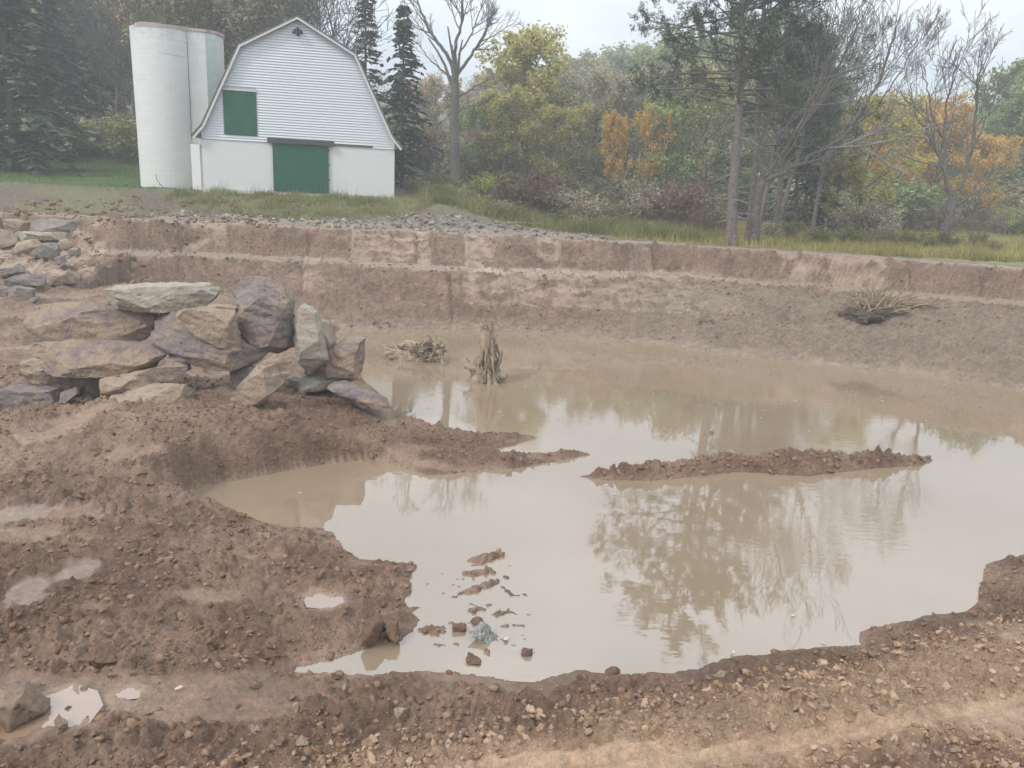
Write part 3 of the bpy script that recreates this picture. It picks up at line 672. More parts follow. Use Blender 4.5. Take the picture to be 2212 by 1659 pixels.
# silo
def silo_paint():
    m, t, b = node_mat('silo_paint')
    c = N(t, 'ShaderNodeTexCoord'); s = N(t, 'ShaderNodeSeparateXYZ'); t.links.new(c.outputs['Object'], s.inputs[0])
    mp = N(t, 'ShaderNodeMapping'); t.links.new(c.outputs['Object'], mp.inputs[0]); mp.inputs['Scale'].default_value = (1, 1, 2.2)
    n = noise_n(t, 2.2, 9, .75, vec=mp.outputs[0])
    h = N(t, 'ShaderNodeMapRange'); t.links.new(s.outputs[2], h.inputs[0]); h.inputs[1].default_value = 5.4; h.inputs[2].default_value = 7.3; h.inputs[3].default_value = -.22; h.inputs[4].default_value = .09
    a = N(t, 'ShaderNodeMath', operation='ADD'); t.links.new(n.outputs[0], a.inputs[0]); t.links.new(h.outputs[0], a.inputs[1])
    f = ramp(t, a.outputs[0], [(.50, (0, 0, 0)), (.66, (.55, .55, .55))])
    o = mixc(t, f.outputs[0], (.60, .595, .565), (.34, .35, .32))
    t.links.new(o, b.inputs['Base Color']); b.inputs['Roughness'].default_value = .75
    wv = N(t, 'ShaderNodeTexWave', wave_type='BANDS', bands_direction='Z'); wv.inputs['Scale'].default_value = 1.55; wv.inputs['Distortion'].default_value = .4; wv.inputs['Detail'].default_value = 3
    t.links.new(c.outputs['Object'], wv.inputs[0])
    n2 = noise_n(t, 10, 6, .7, 'Object'); ad = N(t, 'ShaderNodeMath', operation='MULTIPLY_ADD'); t.links.new(wv.outputs[0], ad.inputs[0]); ad.inputs[1].default_value = .25; t.links.new(n2.outputs[0], ad.inputs[2])
    at_ = N(t, 'ShaderNodeMath', operation='ARCTAN2'); t.links.new(s.outputs[1], at_.inputs[0]); t.links.new(s.outputs[0], at_.inputs[1])
    ms = N(t, 'ShaderNodeMath', operation='MULTIPLY'); t.links.new(at_.outputs[0], ms.inputs[0]); ms.inputs[1].default_value = 1.44
    cv = N(t, 'ShaderNodeCombineXYZ'); t.links.new(ms.outputs[0], cv.inputs[0]); t.links.new(s.outputs[2], cv.inputs[1])
    bk = N(t, 'ShaderNodeTexBrick'); t.links.new(cv.outputs[0], bk.inputs[0]); bk.inputs['Scale'].default_value = 1; bk.inputs['Brick Width'].default_value = .44; bk.inputs['Row Height'].default_value = .22; bk.inputs['Mortar Size'].default_value = .010; bk.inputs['Mortar Smooth'].default_value = .5
    bk.inputs['Color1'].default_value = (1, 1, 1, 1); bk.inputs['Color2'].default_value = (.95, .955, .95, 1); bk.inputs['Mortar'].default_value = (.86, .86, .84, 1)
    t.links.new(mixc(t, 1.0, o, bk.outputs[0], 'MULTIPLY'), b.inputs['Base Color'])
    ad2 = N(t, 'ShaderNodeMath', operation='MULTIPLY_ADD'); t.links.new(bk.outputs['Fac'], ad2.inputs[0]); ad2.inputs[1].default_value = -.6; t.links.new(n2.outputs[0], ad2.inputs[2])
    bump(t, b, ad2.outputs[0], .3, .02)
    return m
MAT['silo'] = silo_paint()
SZ = 3.55
silo = thing('silo', (-16.98, 38.3, SZ), 'round white concrete silo with peeling paint beside the barn', 'silo')
SR = 1.44
tb = Tubes(); zz = np.linspace(-.6, 7.38, 14); tb.add([(0, 0, z) for z in zz], [SR + .03 * (z / 7.4) ** 2 for z in zz], 72)
link('cylinder', tb.mesh('cylinder', MAT['silo']), silo)
MB().poly([(math.cos(a) * (SR - .02), math.sin(a) * (SR - .02), 7.25) for a in np.linspace(0, 2 * math.pi, 48, endpoint=False)], (0, 0, .05)).build('cap', MAT['roof'], silo)
# rim band, missing at the left end
r = MB()
an = np.linspace(math.radians(-122), math.radians(150), 60)
for i in range(len(an) - 1):
    a0, a1 = an[i], an[i + 1]; h = .17 + .02 * math.sin(i * .4)
    r.poly([(math.cos(a0) * (SR + .04), math.sin(a0) * (SR + .04), 7.30), (math.cos(a1) * (SR + .04), math.sin(a1) * (SR + .04), 7.30), (math.cos(a1) * (SR - .1), math.sin(a1) * (SR - .1), 7.30), (math.cos(a0) * (SR - .1), math.sin(a0) * (SR - .1), 7.30)], (0, 0, h))
r.build('rim', MAT['rim'], silo)
# chute on the barn side
CH = [(1.30, -.62), (2.05, -.42), (2.42, -.02), (2.46, .75), (1.2, 1.0), (1.2, -.3)]
MB().poly([(a, b, 1.2) for a, b in CH], (0, 0, 6.15)).build('chute', MAT['silo'], silo)
MB().poly([(2.065, -.425, 2.0), (2.435, -.030, 2.0), (2.41, -.01, 2.0), (2.04, -.39, 2.0)], (0, 0, 5.3)).build('stained_strip', MAT['copperstain'], silo)
MB().poly([(a * 1.02, b * 1.03, 7.352) for a, b in CH], (0, 0, .13)).build('chute_rim', MAT['rim'], silo)
MB().poly([(1.48, -1.3, -.6), (1.98, -1.5, -.6), (2.3, -1.2, -.6), (1.4, -.3, -.6)], (0, 0, 2.95)).build('buttress', MAT['wallpaint'], silo)
tb = Tubes()
cz = np.linspace(7.25, 2.6, 40); ca = math.radians(-27) + .006 * np.cumsum(RS.randn(40)) * .6
tb.add([(math.cos(a) * (SR + .03), math.sin(a) * (SR + .03), z) for a, z in zip(ca, cz)], .012, 4); link('crack', tb.mesh('crack', MAT['soffit']), silo)
tb = Tubes(); aa = np.radians(np.linspace(-78, -32, 24)); tb.add([(math.cos(a) * (SR + .018), math.sin(a) * (SR + .018), 6.25 + .02 * math.sin(i * .9) - .004 * i) for i, a in enumerate(aa)], .009, 4); link('crack', tb.mesh('crack', MAT['soffit']), silo)

# ================================================================== BOULDERS
def unit_(v): return v / np.linalg.norm(v)
def bm_rock(pts, seed, cell=.05, amp=.03, bev=.03, cuts=0):
    bm = bmesh.new()
    vs_ = [bm.verts.new(p) for p in pts]
    res = bmesh.ops.convex_hull(bm, input=vs_)
    dele = [g for g in set(res['geom_interior'] + res['geom_unused'] + res['geom_holes']) if isinstance(g, bmesh.types.BMVert) and g.is_valid]
    if dele: bmesh.ops.delete(bm, geom=dele, context='VERTS')
    rr_ = np.random.RandomState(seed + 900)
    for _ in range(cuts):
        n_ = unit_(np.array([rr_.uniform(-1, 1), -1.0 + rr_.uniform(-.2, .5), rr_.uniform(-.35, 1.0)])); co_ = np.array([v.co for v in bm.verts]); h_ = co_ @ n_
        cut_ = h_.max() - rr_.uniform(.05, .20) * (h_.max() - h_.min())
        bmesh.ops.bisect_plane(bm, geom=bm.verts[:] + bm.edges[:] + bm.faces[:], plane_co=Vector(n_ * cut_), plane_no=Vector(n_), clear_outer=True)
        be = [e for e in bm.edges if e.is_boundary]
        if be: bmesh.ops.contextual_create(bm, geom=be)
    bmesh.ops.dissolve_limit(bm, angle_limit=.12, verts=bm.verts[:], edges=bm.edges[:])
    if bev: bmesh.ops.bevel(bm, geom=bm.edges[:], offset=bev, segments=1, affect='EDGES', clamp_overlap=True)
    bmesh.ops.triangulate(bm, faces=bm.faces[:])
    for _ in range(7):
        long = [e for e in bm.edges if e.calc_length() > cell * 1.6]
        if not long: break
        bmesh.ops.subdivide_edges(bm, edges=long, cuts=1, use_grid_fill=False)
        bmesh.ops.triangulate(bm, faces=[f for f in bm.faces if len(f.verts) > 3])
        if len(bm.faces) > 9000: break
    bm.normal_update()
    co = np.array([v.co for v in bm.verts]); no_ = np.array([v.normal for v in bm.verts])
    o = seed * 13.7
    st = co.copy(); st[:, 2] *= 2.0
    d = .5 * pnoise3(st + o, 1.6, seed) + .75 * pnoise3(st + o, 5.0, seed + 3) + .55 * pnoise3(co + o, 13, seed + 7); d = d + .5 * (np.floor(d * 2.2) / 2.2 - d)
    lay = np.abs(((co[:, 2] + .15 * pnoise3(co, 2.0, seed + 2) * .5) / .09) % 1 - .5) * 2
    d = d - .30 * (lay < .18) * (pnoise3(co + o, 2.5, seed + 4) > .1)
    co = co + no_ * (d * amp)[:, None]
    for v, c in zip(bm.verts, co): v.co = c
    return bm
def finish(bm, name, mat, smooth=False):
    me = bpy.data.meshes.new(name); bmesh.ops.recalc_face_normals(bm, faces=bm.faces[:]); bm.to_mesh(me); bm.free()
    if smooth:
        for p in me.polygons: p.use_smooth = True
    me.materials.append(mat); return me
def rock_from_outline(px, Y, depth, seed, cell, amp, bev, tilt=0.0, grow_=1.05):
    r = np.random.RandomState(seed)
    P = np.array([gy(a, b, Y) for a, b in px]); c = P.mean(0); P = c + (P - c) * grow_
    pts = []
    for p in P:
        q = p.copy(); q[1] += r.uniform(-.22, .22) * depth; pts.append(q)
    for s, f in ((.86, -.46), (.98, -.28), (.96, .36)):
        for p in P[r.rand(len(P)) < .62]:
            q = c + (p - c) * (s + r.uniform(-.12, .04)); q[1] = Y + depth * (f + r.uniform(-.12, .12)); q[2] += depth * f * tilt; pts.append(q)
    base = np.array([c[0], c[1], P[:, 2].min()])
    return [tuple(p - base) for p in pts], base
def z5(p): return (.372 * p[0], 438.9 + .372 * p[1])
BOULDERS = [
    ([(585, 510), (610, 590), (830, 622), (1060, 622), (1200, 590), (1275, 510), (1245, 470), (1000, 465), (700, 480)], 14.0, 1.0, 'r_pale', 'pale grey flat slab lying across the top of the boulder pile'),
    ([(1355, 480), (1400, 445), (1490, 430), (1590, 450), (1640, 500), (1690, 560), (1705, 720), (1690, 830), (1610, 870), (1520, 830), (1420, 740), (1365, 620)], 13.9, .9, 'r_purple', 'tall upright purple-grey boulder, the highest of the pile'),
    ([(150, 720), (210, 610), (320, 580), (600, 590), (800, 610), (885, 650), (870, 760), (800, 810), (650, 800), (320, 795), (120, 745)], 13.9, .9, 'r_purplebrown', 'wide mud-smeared boulder with purple ends under the pale slab'),
    ([(885, 660), (1010, 630), (1100, 700), (1300, 830), (1560, 860), (1480, 920), (1400, 965), (1250, 950), (1000, 880), (900, 820), (870, 730)], 13.55, .9, 'r_purple', 'long dark purple boulder sloping down below the tan slab'),
    ([(1010, 630), (1200, 600), (1350, 640), (1390, 850), (1280, 840), (1120, 760)], 13.25, .45, 'r_tan', 'tan muddy slab lying on the dark purple sloping boulder'),
    ([(1195, 600), (1280, 590), (1365, 610), (1360, 637), (1220, 632)], 13.6, .4, 'r_tan', 'small thin tan stone wedged against the tall purple boulder'),
    ([(1715, 640), (1760, 590), (1830, 640), (1860, 720), (1900, 910), (1790, 990), (1740, 900), (1705, 780)], 13.8, .5, 'r_pale', 'pale gritty slab standing on end beside the tall purple boulder'),
    ([(1800, 660), (1910, 690), (1945, 800), (1920, 900), (1860, 900)], 14.2, .5, 'r_tan', 'brown muddy stone leaning behind the pale upright slab'),
    ([(1670, 990), (1830, 960), (1950, 820), (2000, 790), (2100, 800), (2095, 960), (2080, 1000), (1900, 1015)], 14.35, .9, 'r_purplebrown', 'purple and mud boulder at the water end of the pile'),
    ([(1660, 1030), (1880, 1000), (2090, 1000), (2060, 1040), (1850, 1075), (1700, 1075)], 14.2, .8, 'r_grey', 'low dark slab under the boulder at the water end'),
    ([(175, 820), (400, 800), (640, 800), (850, 830), (945, 880), (900, 930), (800, 1000), (600, 1000), (400, 985), (280, 965), (220, 880)], 13.25, 1.0, 'r_purplebrown', 'long reddish purple boulder resting on the square tan block'),
    ([(180, 900), (270, 880), (300, 980), (560, 1000), (480, 1065), (260, 1082), (200, 1015)], 13.3, .9, 'r_tan', 'square tan block under the long reddish boulder'),
    ([(515, 1060), (600, 1010), (800, 990), (1010, 930), (1085, 960), (1020, 1020), (850, 1050), (700, 1100), (630, 1130), (560, 1100)], 12.95, .8, 'r_tan', 'thin tan slab tilted over the front tan block'),
    ([(620, 1160), (680, 1110), (880, 1060), (1080, 1050), (1095, 1130), (1070, 1215), (930, 1250), (760, 1255), (640, 1220)], 12.6, .8, 'r_tan', 'rounded tan block at the front foot of the pile'),
    ([(-80, 1110), (60, 1060), (300, 1090), (330, 1170), (200, 1220), (100, 1210), (-60, 1200)], 12.75, .9, 'r_purple', 'low purple boulder at the outer end of the pile'),
    ([(1330, 1200), (1380, 1080), (1500, 940), (1650, 850), (1720, 850), (1730, 900), (1640, 1050), (1560, 1130), (1420, 1245), (1350, 1240)], 12.75, .5, 'r_tan', 'long tan slab leaning steeply against the front of the pile'),
    ([(355, 1100), (430, 1070), (445, 1110), (400, 1160), (355, 1150)], 12.7, .3, 'r_grey', 'small dark stone between the purple boulder and the front block'),
    ([(1910, 1060), (1970, 1035), (2212, 1110), (2240, 1170), (2150, 1185), (2000, 1125)], 13.6, .7, 'r_purple', 'flat purple-grey slab half sunk in mud by the water'),
    ([(1320, 950), (1490, 950), (1500, 1060), (1360, 1070)], 13.5, .5, 'r_grey', 'dark stone in the gap behind the leaning tan slab'),
    ([(1085, 1105), (1190, 1115), (1185, 1185), (1095, 1165)], 13.0, .35, 'r_grey', 'small dark slate stone behind the front tan block'),
    ([(960, 900), (1080, 905), (1090, 975), (1000, 1000)], 13.2, .5, 'r_purple', 'small purple stone poking out behind the thin tilted slab'),
    ([(440, 1000), (640, 1000), (640, 1130), (470, 1140)], 13.4, .6, 'r_grey', 'dark stone deep in the hollow below the reddish boulder'),
]
for k, (out, Y, dep, m, lb) in enumerate(BOULDERS):
    big = (max(p[0] for p in out) - min(p[0] for p in out)) > 200
    pts, base = rock_from_outline([z5(p) for p in out], Y, dep, 100 + k, .045, .03, .025)
    o = link('boulder', finish(bm_rock(pts, k + 1, (.038 if big else .03), (.034 if big else .018), (.007 if big else .005), 5), 'boulder', MAT[m]), loc=base)
    tag(o, lb, 'boulder')
PILE2 = [
    ([(-60, 105), (60, 92), (200, 110), (210, 160), (60, 165), (-60, 150)], 'r_tan', 'brownish stone at the outer top end of the stacked wall'), ([(205, 110), (300, 92), (450, 105), (520, 130), (500, 172), (300, 170), (210, 168)], 'r_grey', 'long grey stone capping the stacked wall on the bank'),
    ([(70, 192), (110, 168), (430, 166), (455, 195), (400, 213), (100, 214)], 'r_pale', 'thin pale slab laid flat in the stacked wall'), ([(-60, 150), (60, 160), (90, 230), (50, 262), (-60, 262)], 'r_tan', 'blocky tan stone under the outer end of the stacked wall'),
    ([(85, 262), (110, 225), (200, 215), (240, 250), (200, 288), (100, 284)], 'r_tan', 'rounded tan stone propping the thin pale slab'), ([(185, 295), (260, 235), (320, 240), (325, 305), (200, 320)], 'r_grey', 'leaning grey stone below the thin pale slab'),
    ([(330, 220), (400, 210), (425, 250), (370, 278), (330, 268)], 'r_tan', 'small tan stone at the inner end of the pale slab'), ([(395, 272), (455, 265), (460, 302), (410, 308)], 'r_grey', 'small grey stone just below the stacked wall'),
    ([(-40, 390), (60, 378), (90, 400), (30, 442), (-40, 445)], 'r_purple', 'purple stone at the outer side of the fallen stones'), ([(80, 372), (110, 355), (165, 412), (130, 424)], 'r_grey', 'narrow grey stone tipped on the bank below the wall'),
    ([(50, 442), (130, 420), (240, 425), (235, 478), (120, 492), (60, 484)], 'r_purple', 'flat purple-grey stone lying among the fallen stones'), ([(250, 452), (300, 405), (400, 398), (425, 462), (320, 474)], 'r_tan', 'tan boulder lying apart among the fallen stones'),
    ([(40, 512), (90, 485), (190, 500), (190, 552), (80, 554)], 'r_grey', 'dark blue-grey slate stone low on the bank'), ([(310, 382), (380, 350), (415, 370), (350, 397)], 'r_purple', 'small purple stone above the lone tan boulder'),
    ([(405, 392), (440, 388), (450, 410), (415, 414)], 'r_grey', 'tiny bluish stone beside the lone tan boulder'), ([(430, 422), (470, 418), (470, 456), (435, 452)], 'r_grey', 'small square slate stone beyond the lone tan boulder'),
    ([(120, 578), (215, 540), (215, 572), (150, 583)], 'r_grey', 'lowest thin slate flake at the foot of the fallen stones'), ([(-40, 482), (60, 490), (40, 542), (-40, 535)], 'r_purple', 'grey-purple stone beside the dark slate stone'),
    ([(325, 320), (370, 305), (385, 345), (340, 350)], 'r_purple', 'small purple chip on the mud below the wall'), ([(480, 380), (545, 370), (550, 400), (490, 405)], 'r_tan', 'small tan chip at the edge of the fallen stones'),
]
for k, (out, m, lb) in enumerate(PILE2):
    P = [z5(p) for p in out]; xm = np.mean([p[0] for p in P]); yb = max(p[1] for p in P)
    # where the sight line of the stone's foot meets the bank
    best = None
    for Y in np.arange(15, 30, .15):
        g = gy(xm, yb - 1, Y)
        if g[2] <= hz(g[0], Y) + .02: best = Y; break
    Y = (best or 24) + .1
    wpx = (max(p[0] for p in P) - min(p[0] for p in P)); dep = max(.18, min(.8, .55 * wpx * Y / F))
    pts, base = rock_from_outline(P, Y, dep, 300 + k, .06, .02, .02, 0.0, 1.16)
    o = link('boulder', finish(bm_rock(pts, 50 + k, .055, .03, .008, 2), 'boulder', MAT[m]), loc=base); tag(o, lb, 'boulder')

# ================================================================== STUMP, DRIFTWOOD, ROOT CLUMP
def wob(a, b, n, amp, r, sag=0.0):
    a = np.array(a, float); b = np.array(b, float); t = np.linspace(0, 1, n)[:, None]
    p = a + (b - a) * t; nz = np.cumsum(r.randn(n, 3), axis=0) * amp / math.sqrt(n); nz -= nz[0] + (nz[-1] - nz[0]) * t
    p = p + nz; p[:, 2] += sag * np.sin(t[:, 0] * math.pi); return p
r = np.random.RandomState(5)
sp = gz(1050, 822)
stump = thing('tree_stump', (sp[0], sp[1], -.05), 'tall weathered upturned stump with tangled roots standing in the pond', 'stump')
zs = np.linspace(-.05, 1.32, 34); ka = 40; an_ = np.arange(ka) / ka * 6.283
prof = np.interp(zs, [-.05, .12, .3, .6, .95, 1.32], [.40, .36, .27, .22, .18, .13])
flut = 1 + .22 * np.sin(an_ * 5 + 1)[None, :] * np.exp(-zs / .35)[:, None] + .13 * fbm(an_[None, :] * 3.2 + 0 * zs[:, None], zs[:, None] * 1.3 + 0 * an_[None, :], 4, 171) * 2 + .10 * fbm(an_[None, :] * 9 + 0 * zs[:, None], zs[:, None] * 2.5 + 0 * an_[None, :], 3, 172)
rim_ = .24 * fbm(an_ * 1.9, an_ * 0 + 2, 4, 173); zz_ = zs[:, None] + rim_[None, :] * (np.clip(zs, 0, 9) / 1.32)[:, None] ** 2
rad_ = prof[:, None] * flut; VV = np.stack([np.cos(an_)[None, :] * rad_ - .03 * zs[:, None], np.sin(an_)[None, :] * rad_ * .85, zz_], -1).reshape(-1, 3)
ii = np.arange(33)[:, None] * ka; jj = np.arange(ka)[None, :]; QQ = np.stack([ii + jj, ii + (jj + 1) % ka, ii + ka + (jj + 1) % ka, ii + ka + jj], -1).reshape(-1, 4)
link('trunk', mesh_arr('trunk', VV, [QQ], MAT['wood_grey'], True), stump)
for x0, x1, h, w in ((-.10, -.13, 1.46, .075), (.02, .09, 1.52, .07), (.10, .16, 1.34, .06), (-.02, -.01, 1.25, .06)):
    tb = Tubes(); tb.add(wob((x0, 0, .75), (x1, .03, h), 9, .05, r), np.linspace(w * 1.3, w * .45, 9), 6); link('spike', tb.mesh('spike', MAT['wood_grey']), stump)
for k in range(26):
    tb = Tubes()
    a = r.uniform(-3.0, .2) if k > 4 else r.uniform(0, 3); r0 = r.uniform(.2, .34)
    zt_ = r.uniform(.25, 1.2); p0 = (math.cos(a) * r0 * (1 - .5 * zt_ / 1.2) * 1.15, math.sin(a) * r0 * (1 - .5 * zt_ / 1.2) * 1.15 - .04, zt_)
    a2 = a + r.uniform(-.9, .9); p1 = (math.cos(a2) * r.uniform(.3, .5), math.sin(a2) * r.uniform(.25, .42), r.uniform(-.02, .25))
    w = r.uniform(.012, .045); tb.add(wob(p0, p1, 9, .09, r), np.linspace(w, w * .6, 9), 5); link('root', tb.mesh('root', MAT['wood_grey']), stump)
for p0, p1, w in (((-.15, -.05, .32), (-.55, -.05, .40), .075), ((.1, -.1, .22), (.50, -.12, .20), .13), ((-.2, -.1, .25), (-.3, -.2, .0), .08), ((.05, -.2, .3), (.1, -.38, -.02), .07), ((.2, -.15, .1), (.28, -.35, .0), .06), ((.25, -.1, .25), (.36, -.12, .85), .05), ((-.42, -.02, .42), (-.46, .02, .62), .022), ((-.36, -.02, .35), (-.38, -.06, -.02), .03), ((-.05, -.2, .2), (-.12, -.4, .0), .06)):
    tb = Tubes(); tb.add(wob(p0, p1, 8, .05, r), np.linspace(w, w * .75, 8), 7)
    link('root', tb.mesh('root', MAT['wood_grey']), stump)
dp = gz(905, 776)
drift = thing('driftwood_log', (dp[0], dp[1], 0), 'grey broken log with a root flare lying in the shallow water', 'log'); drift.scale = (1.25, 1.25, 1.3)
pts = [tuple(np.array(p) + .02 * r.randn(3)) for p in [(.12, -.1, .12), (.2, .12, .2), (.22, -.05, .42), (.36, .1, .5), (.50, .06, .42), (.56, -.08, .36), (.55, .1, .12), (.5, -.16, .05), (.28, -.2, .0), (.1, .1, 0), (.58, -.02, .15)]]
link('trunk', finish(bm_rock(pts, 79, .03, .07, .02), 'trunk', MAT['wood_grey']), drift)
for k in range(24):
    tb = Tubes(); a = r.uniform(0, 6.28); w = r.uniform(.012, .05); c0 = (r.uniform(-.1, .5), -.08 + .08 * r.randn(), r.uniform(.12, .4))
    tb.add(wob(c0, (c0[0] + .4 * math.cos(a) * r.uniform(.4, 1), c0[1] - .12 + .15 * r.randn(), max(0, c0[2] + .32 * math.sin(a) - .08)), 8, .10, r), np.linspace(w, w * .4, 8), 6); link('root', tb.mesh('root', MAT['wood_grey']), drift)
tb = Tubes(); tb.add(wob((.2, .02, .2), (-.45, .05, .22), 10, .08, r), np.linspace(.11, .05, 10) * (1 + .2 * r.randn(10)), 8); link('limb', tb.mesh('limb', MAT['wood_grey']), drift)
pts = [tuple(np.array(p) + .01 * r.randn(3)) for p in [(-.85, .12, .30), (-.8, -.1, .26), (-.55, -.22, .02), (-.1, -.25, -.02), (.15, -.2, .0), (-.7, .2, .22), (-.2, .15, .16), (.1, .05, .1), (-.6, -.1, -.05), (.0, .1, -.05)]]
link('bark_slab', finish(bm_rock(pts, 77, .03, .06, .01), 'bark_slab', MAT['wood_grey']), drift)
rp = None
for Y in np.arange(18, 30, .1):
    g = gy(1885, 690, Y)
    if g[2] <= hz(g[0], Y): rp = g; break
clump = thing('reed_clump', (rp[0], rp[1] + .1, hz(rp[0], rp[1]) - .12), 'uprooted clump of dry reed stalks on the grey bank', 'plant clump'); clump.scale = (1.5, 1.4, 1.3)
MB_ = [tuple(np.array([math.cos(a) * .8 * s, math.sin(a) * .5 * s, h * 1.4]) + .07 * r.randn(3)) for s, h in ((.95, 0.0), (.8, .1), (.45, .2)) for a in np.linspace(0, 6.28, 9)[:-1]]
MAT['darksoil'] = simple('dark_root_soil', (.06, .046, .036), (.12, .092, .072), 9, .9, .9, 30, bdist=.03)
link('root_ball', finish(bm_rock(MB_, 88, .04, .13, .02), 'root_ball', MAT['darksoil']), clump)
for k in range(64):
    tb = Tubes(); a = r.uniform(-.5, 3.6) if k % 3 else r.uniform(-.35, .2); l = r.uniform(.6, 1.35) * (1.15 if k % 3 == 0 else .9); el_ = r.uniform(.25, 1.3) if k % 3 else r.uniform(-.05, .35)
    p0 = (r.uniform(-.35, .4), r.uniform(-.2, .2), .2); p1 = (p0[0] + math.cos(a) * math.cos(el_) * l, p0[1] + math.sin(a) * math.cos(el_) * l * .5, .2 + math.sin(el_) * l * .8)
    w = r.uniform(.016, .03); tb.add(wob(p0, p1, 6, .07, r, .04), np.linspace(w, w * .5, 6), 4); link('stalk', tb.mesh('stalk', MAT['reed']), clump)
for (px_, py_, Y0, p1, w, mt, nm, lb) in (((352, 411, 36.0, (-.42, .25, .62), .022, 'twig', 'bent_stick', 'thin bent stick leaning on the silo foot')), (1096, 470, 34.0, (1.5, .2, .04), .05, 'r_pale', 'fallen_branch', 'pale straight branch lying at the edge of the rubble'), (1600, 556, 30.6, (.9, -.3, .05), .03, 'deadtwig', 'fallen_branch', 'short pale branch lying below the big pine')):
    g = gy(px_, py_, Y0); h0 = hz(g[0], Y0); tb = Tubes(); q = wob((0, 0, .02), p1, 8, .06, r); tb.add(q, np.linspace(w, w * .5, 8), 6)
    tag(link(nm, tb.mesh(nm, MAT[mt]), loc=(g[0], Y0, h0)), lb, 'stick')
# ================================================================== TREES
def unit(v): v = np.asarray(v, float); return v / (np.linalg.norm(v) + 1e-9)
def perp(d, r):
    a = r.randn(3); a -= d * (a @ d); return unit(a)
def grow(tb, p, d, length, rad, level, r, tips, up=.12, wig=.22, kids=(6, 5, 4), ang=(.55, 1.0), shrink=.55, seg=6, minr=.004):
    n = max(3, seg - (2 if level < 1 else 0)); pts = [np.array(p, float)]; d = unit(d)
    for i in range(n):
        d = unit(d + wig * r.randn(3) * .6 + np.array([0, 0, up])); pts.append(pts[-1] + d * length / n)
    pts = np.array(pts); rr = np.maximum(np.linspace(rad, rad * .35, n + 1), minr)
    tb.add(pts, rr, 6 if rad > .08 else (4 if rad > .02 else 3))
    if level <= 1: tips.append(pts[1:])
    if level > 0:
        spawn(tb, pts, rr, length, level, r, tips, up, wig, kids, ang, shrink, seg, minr, .25)
    return pts
def spawn(tb, pts, rr, length, level, r, tips, up, wig, kids, ang, shrink, seg, minr, t0=.25):
    n = len(pts) - 1
    for k in range(kids[-level] if level <= len(kids) else kids[0]):
        t = r.uniform(t0, 1.0); i = min(int(t * n), n - 1); f = t * n - i
        q = pts[i] * (1 - f) + pts[i + 1] * f; td = unit(pts[i + 1] - pts[i]); a = r.uniform(*ang)
        cd = td * math.cos(a) + perp(td, r) * math.sin(a)
        grow(tb, q, cd, length * shrink * r.uniform(.7, 1.2) * (1.15 - .5 * t), max(rr[i] * .55, minr), level - 1, r, tips, up, wig, kids, ang, shrink, seg, minr)
def leaves_mesh(name, centres, size, r, mat, flat=.3, aspect=.7):
    """one rhombic leaf spray per centre"""
    n = len(centres); C = np.asarray(centres)
    nn = r.randn(n, 3); nn[:, 2] = np.abs(nn[:, 2]) + flat; nn /= np.linalg.norm(nn, axis=1)[:, None]
    a = r.randn(n, 3); a -= nn * (a * nn).sum(1)[:, None]; a /= np.linalg.norm(a, axis=1)[:, None]; b = np.cross(nn, a)
    s = (r.uniform(size[0], size[1], n))[:, None]
    k = .25 * s * r.randn(n, 1)
    V = np.stack([C + a * s, C + b * s * aspect + nn * k, C - a * s, C - b * s * aspect - nn * k], 1).reshape(-1, 3)
    return mesh_arr(name, V, [np.arange(4 * n).reshape(-1, 4)], mat, False, {'tint': np.repeat(r.uniform(0, 1, n), 4)})
def decid_proto(seed, n_leaf, size=(.13, .24), hgt=10.0, spread=.36, bare=False, clear=.22):
    r = np.random.RandomState(seed); tb = Tubes(); tips = []
    trunk = [np.zeros(3)]; d = np.array([0, 0, 1.0])
    for i in range(10):
        d = unit(d + .07 * r.randn(3) + np.array([0, 0, .12])); trunk.append(trunk[-1] + d * hgt * .095)
    trunk = np.array(trunk); rr = np.linspace(.13, .02, 11); tb.add(trunk, rr, 7)
    nl = 20
    for k in range(nl):
        t = clear + (1 - clear) * (k + r.rand()) / nl; i = min(int(t * 10), 9); q = trunk[i] + (trunk[i + 1] - trunk[i]) * (t * 10 - i)
        az = k * 2.4 + r.rand(); el_ = r.uniform(.35, .9) if not bare else r.uniform(.6, 1.1)
        ln = hgt * spread * (math.sin(min(1, (t - clear) / (1 - clear) * .92 + .12) * math.pi) ** .7 + .12)
        grow(tb, q, (math.cos(az) * math.cos(el_), math.sin(az) * math.cos(el_), math.sin(el_)), ln, rr[i] * .55, 2, r, tips, up=.10, kids=(6, 5), shrink=.5, minr=.014 if bare else .006)
    T = np.concatenate(tips)
    if n_leaf:
        c = T[r.randint(0, len(T), n_leaf)] + r.randn(n_leaf, 3) * np.array([.22, .22, .16])
        lm = leaves_mesh('foliage', c, size, r, LEAF['olive'])
    else: lm = None
    return tb.mesh('trunk', MAT['bark']), lm
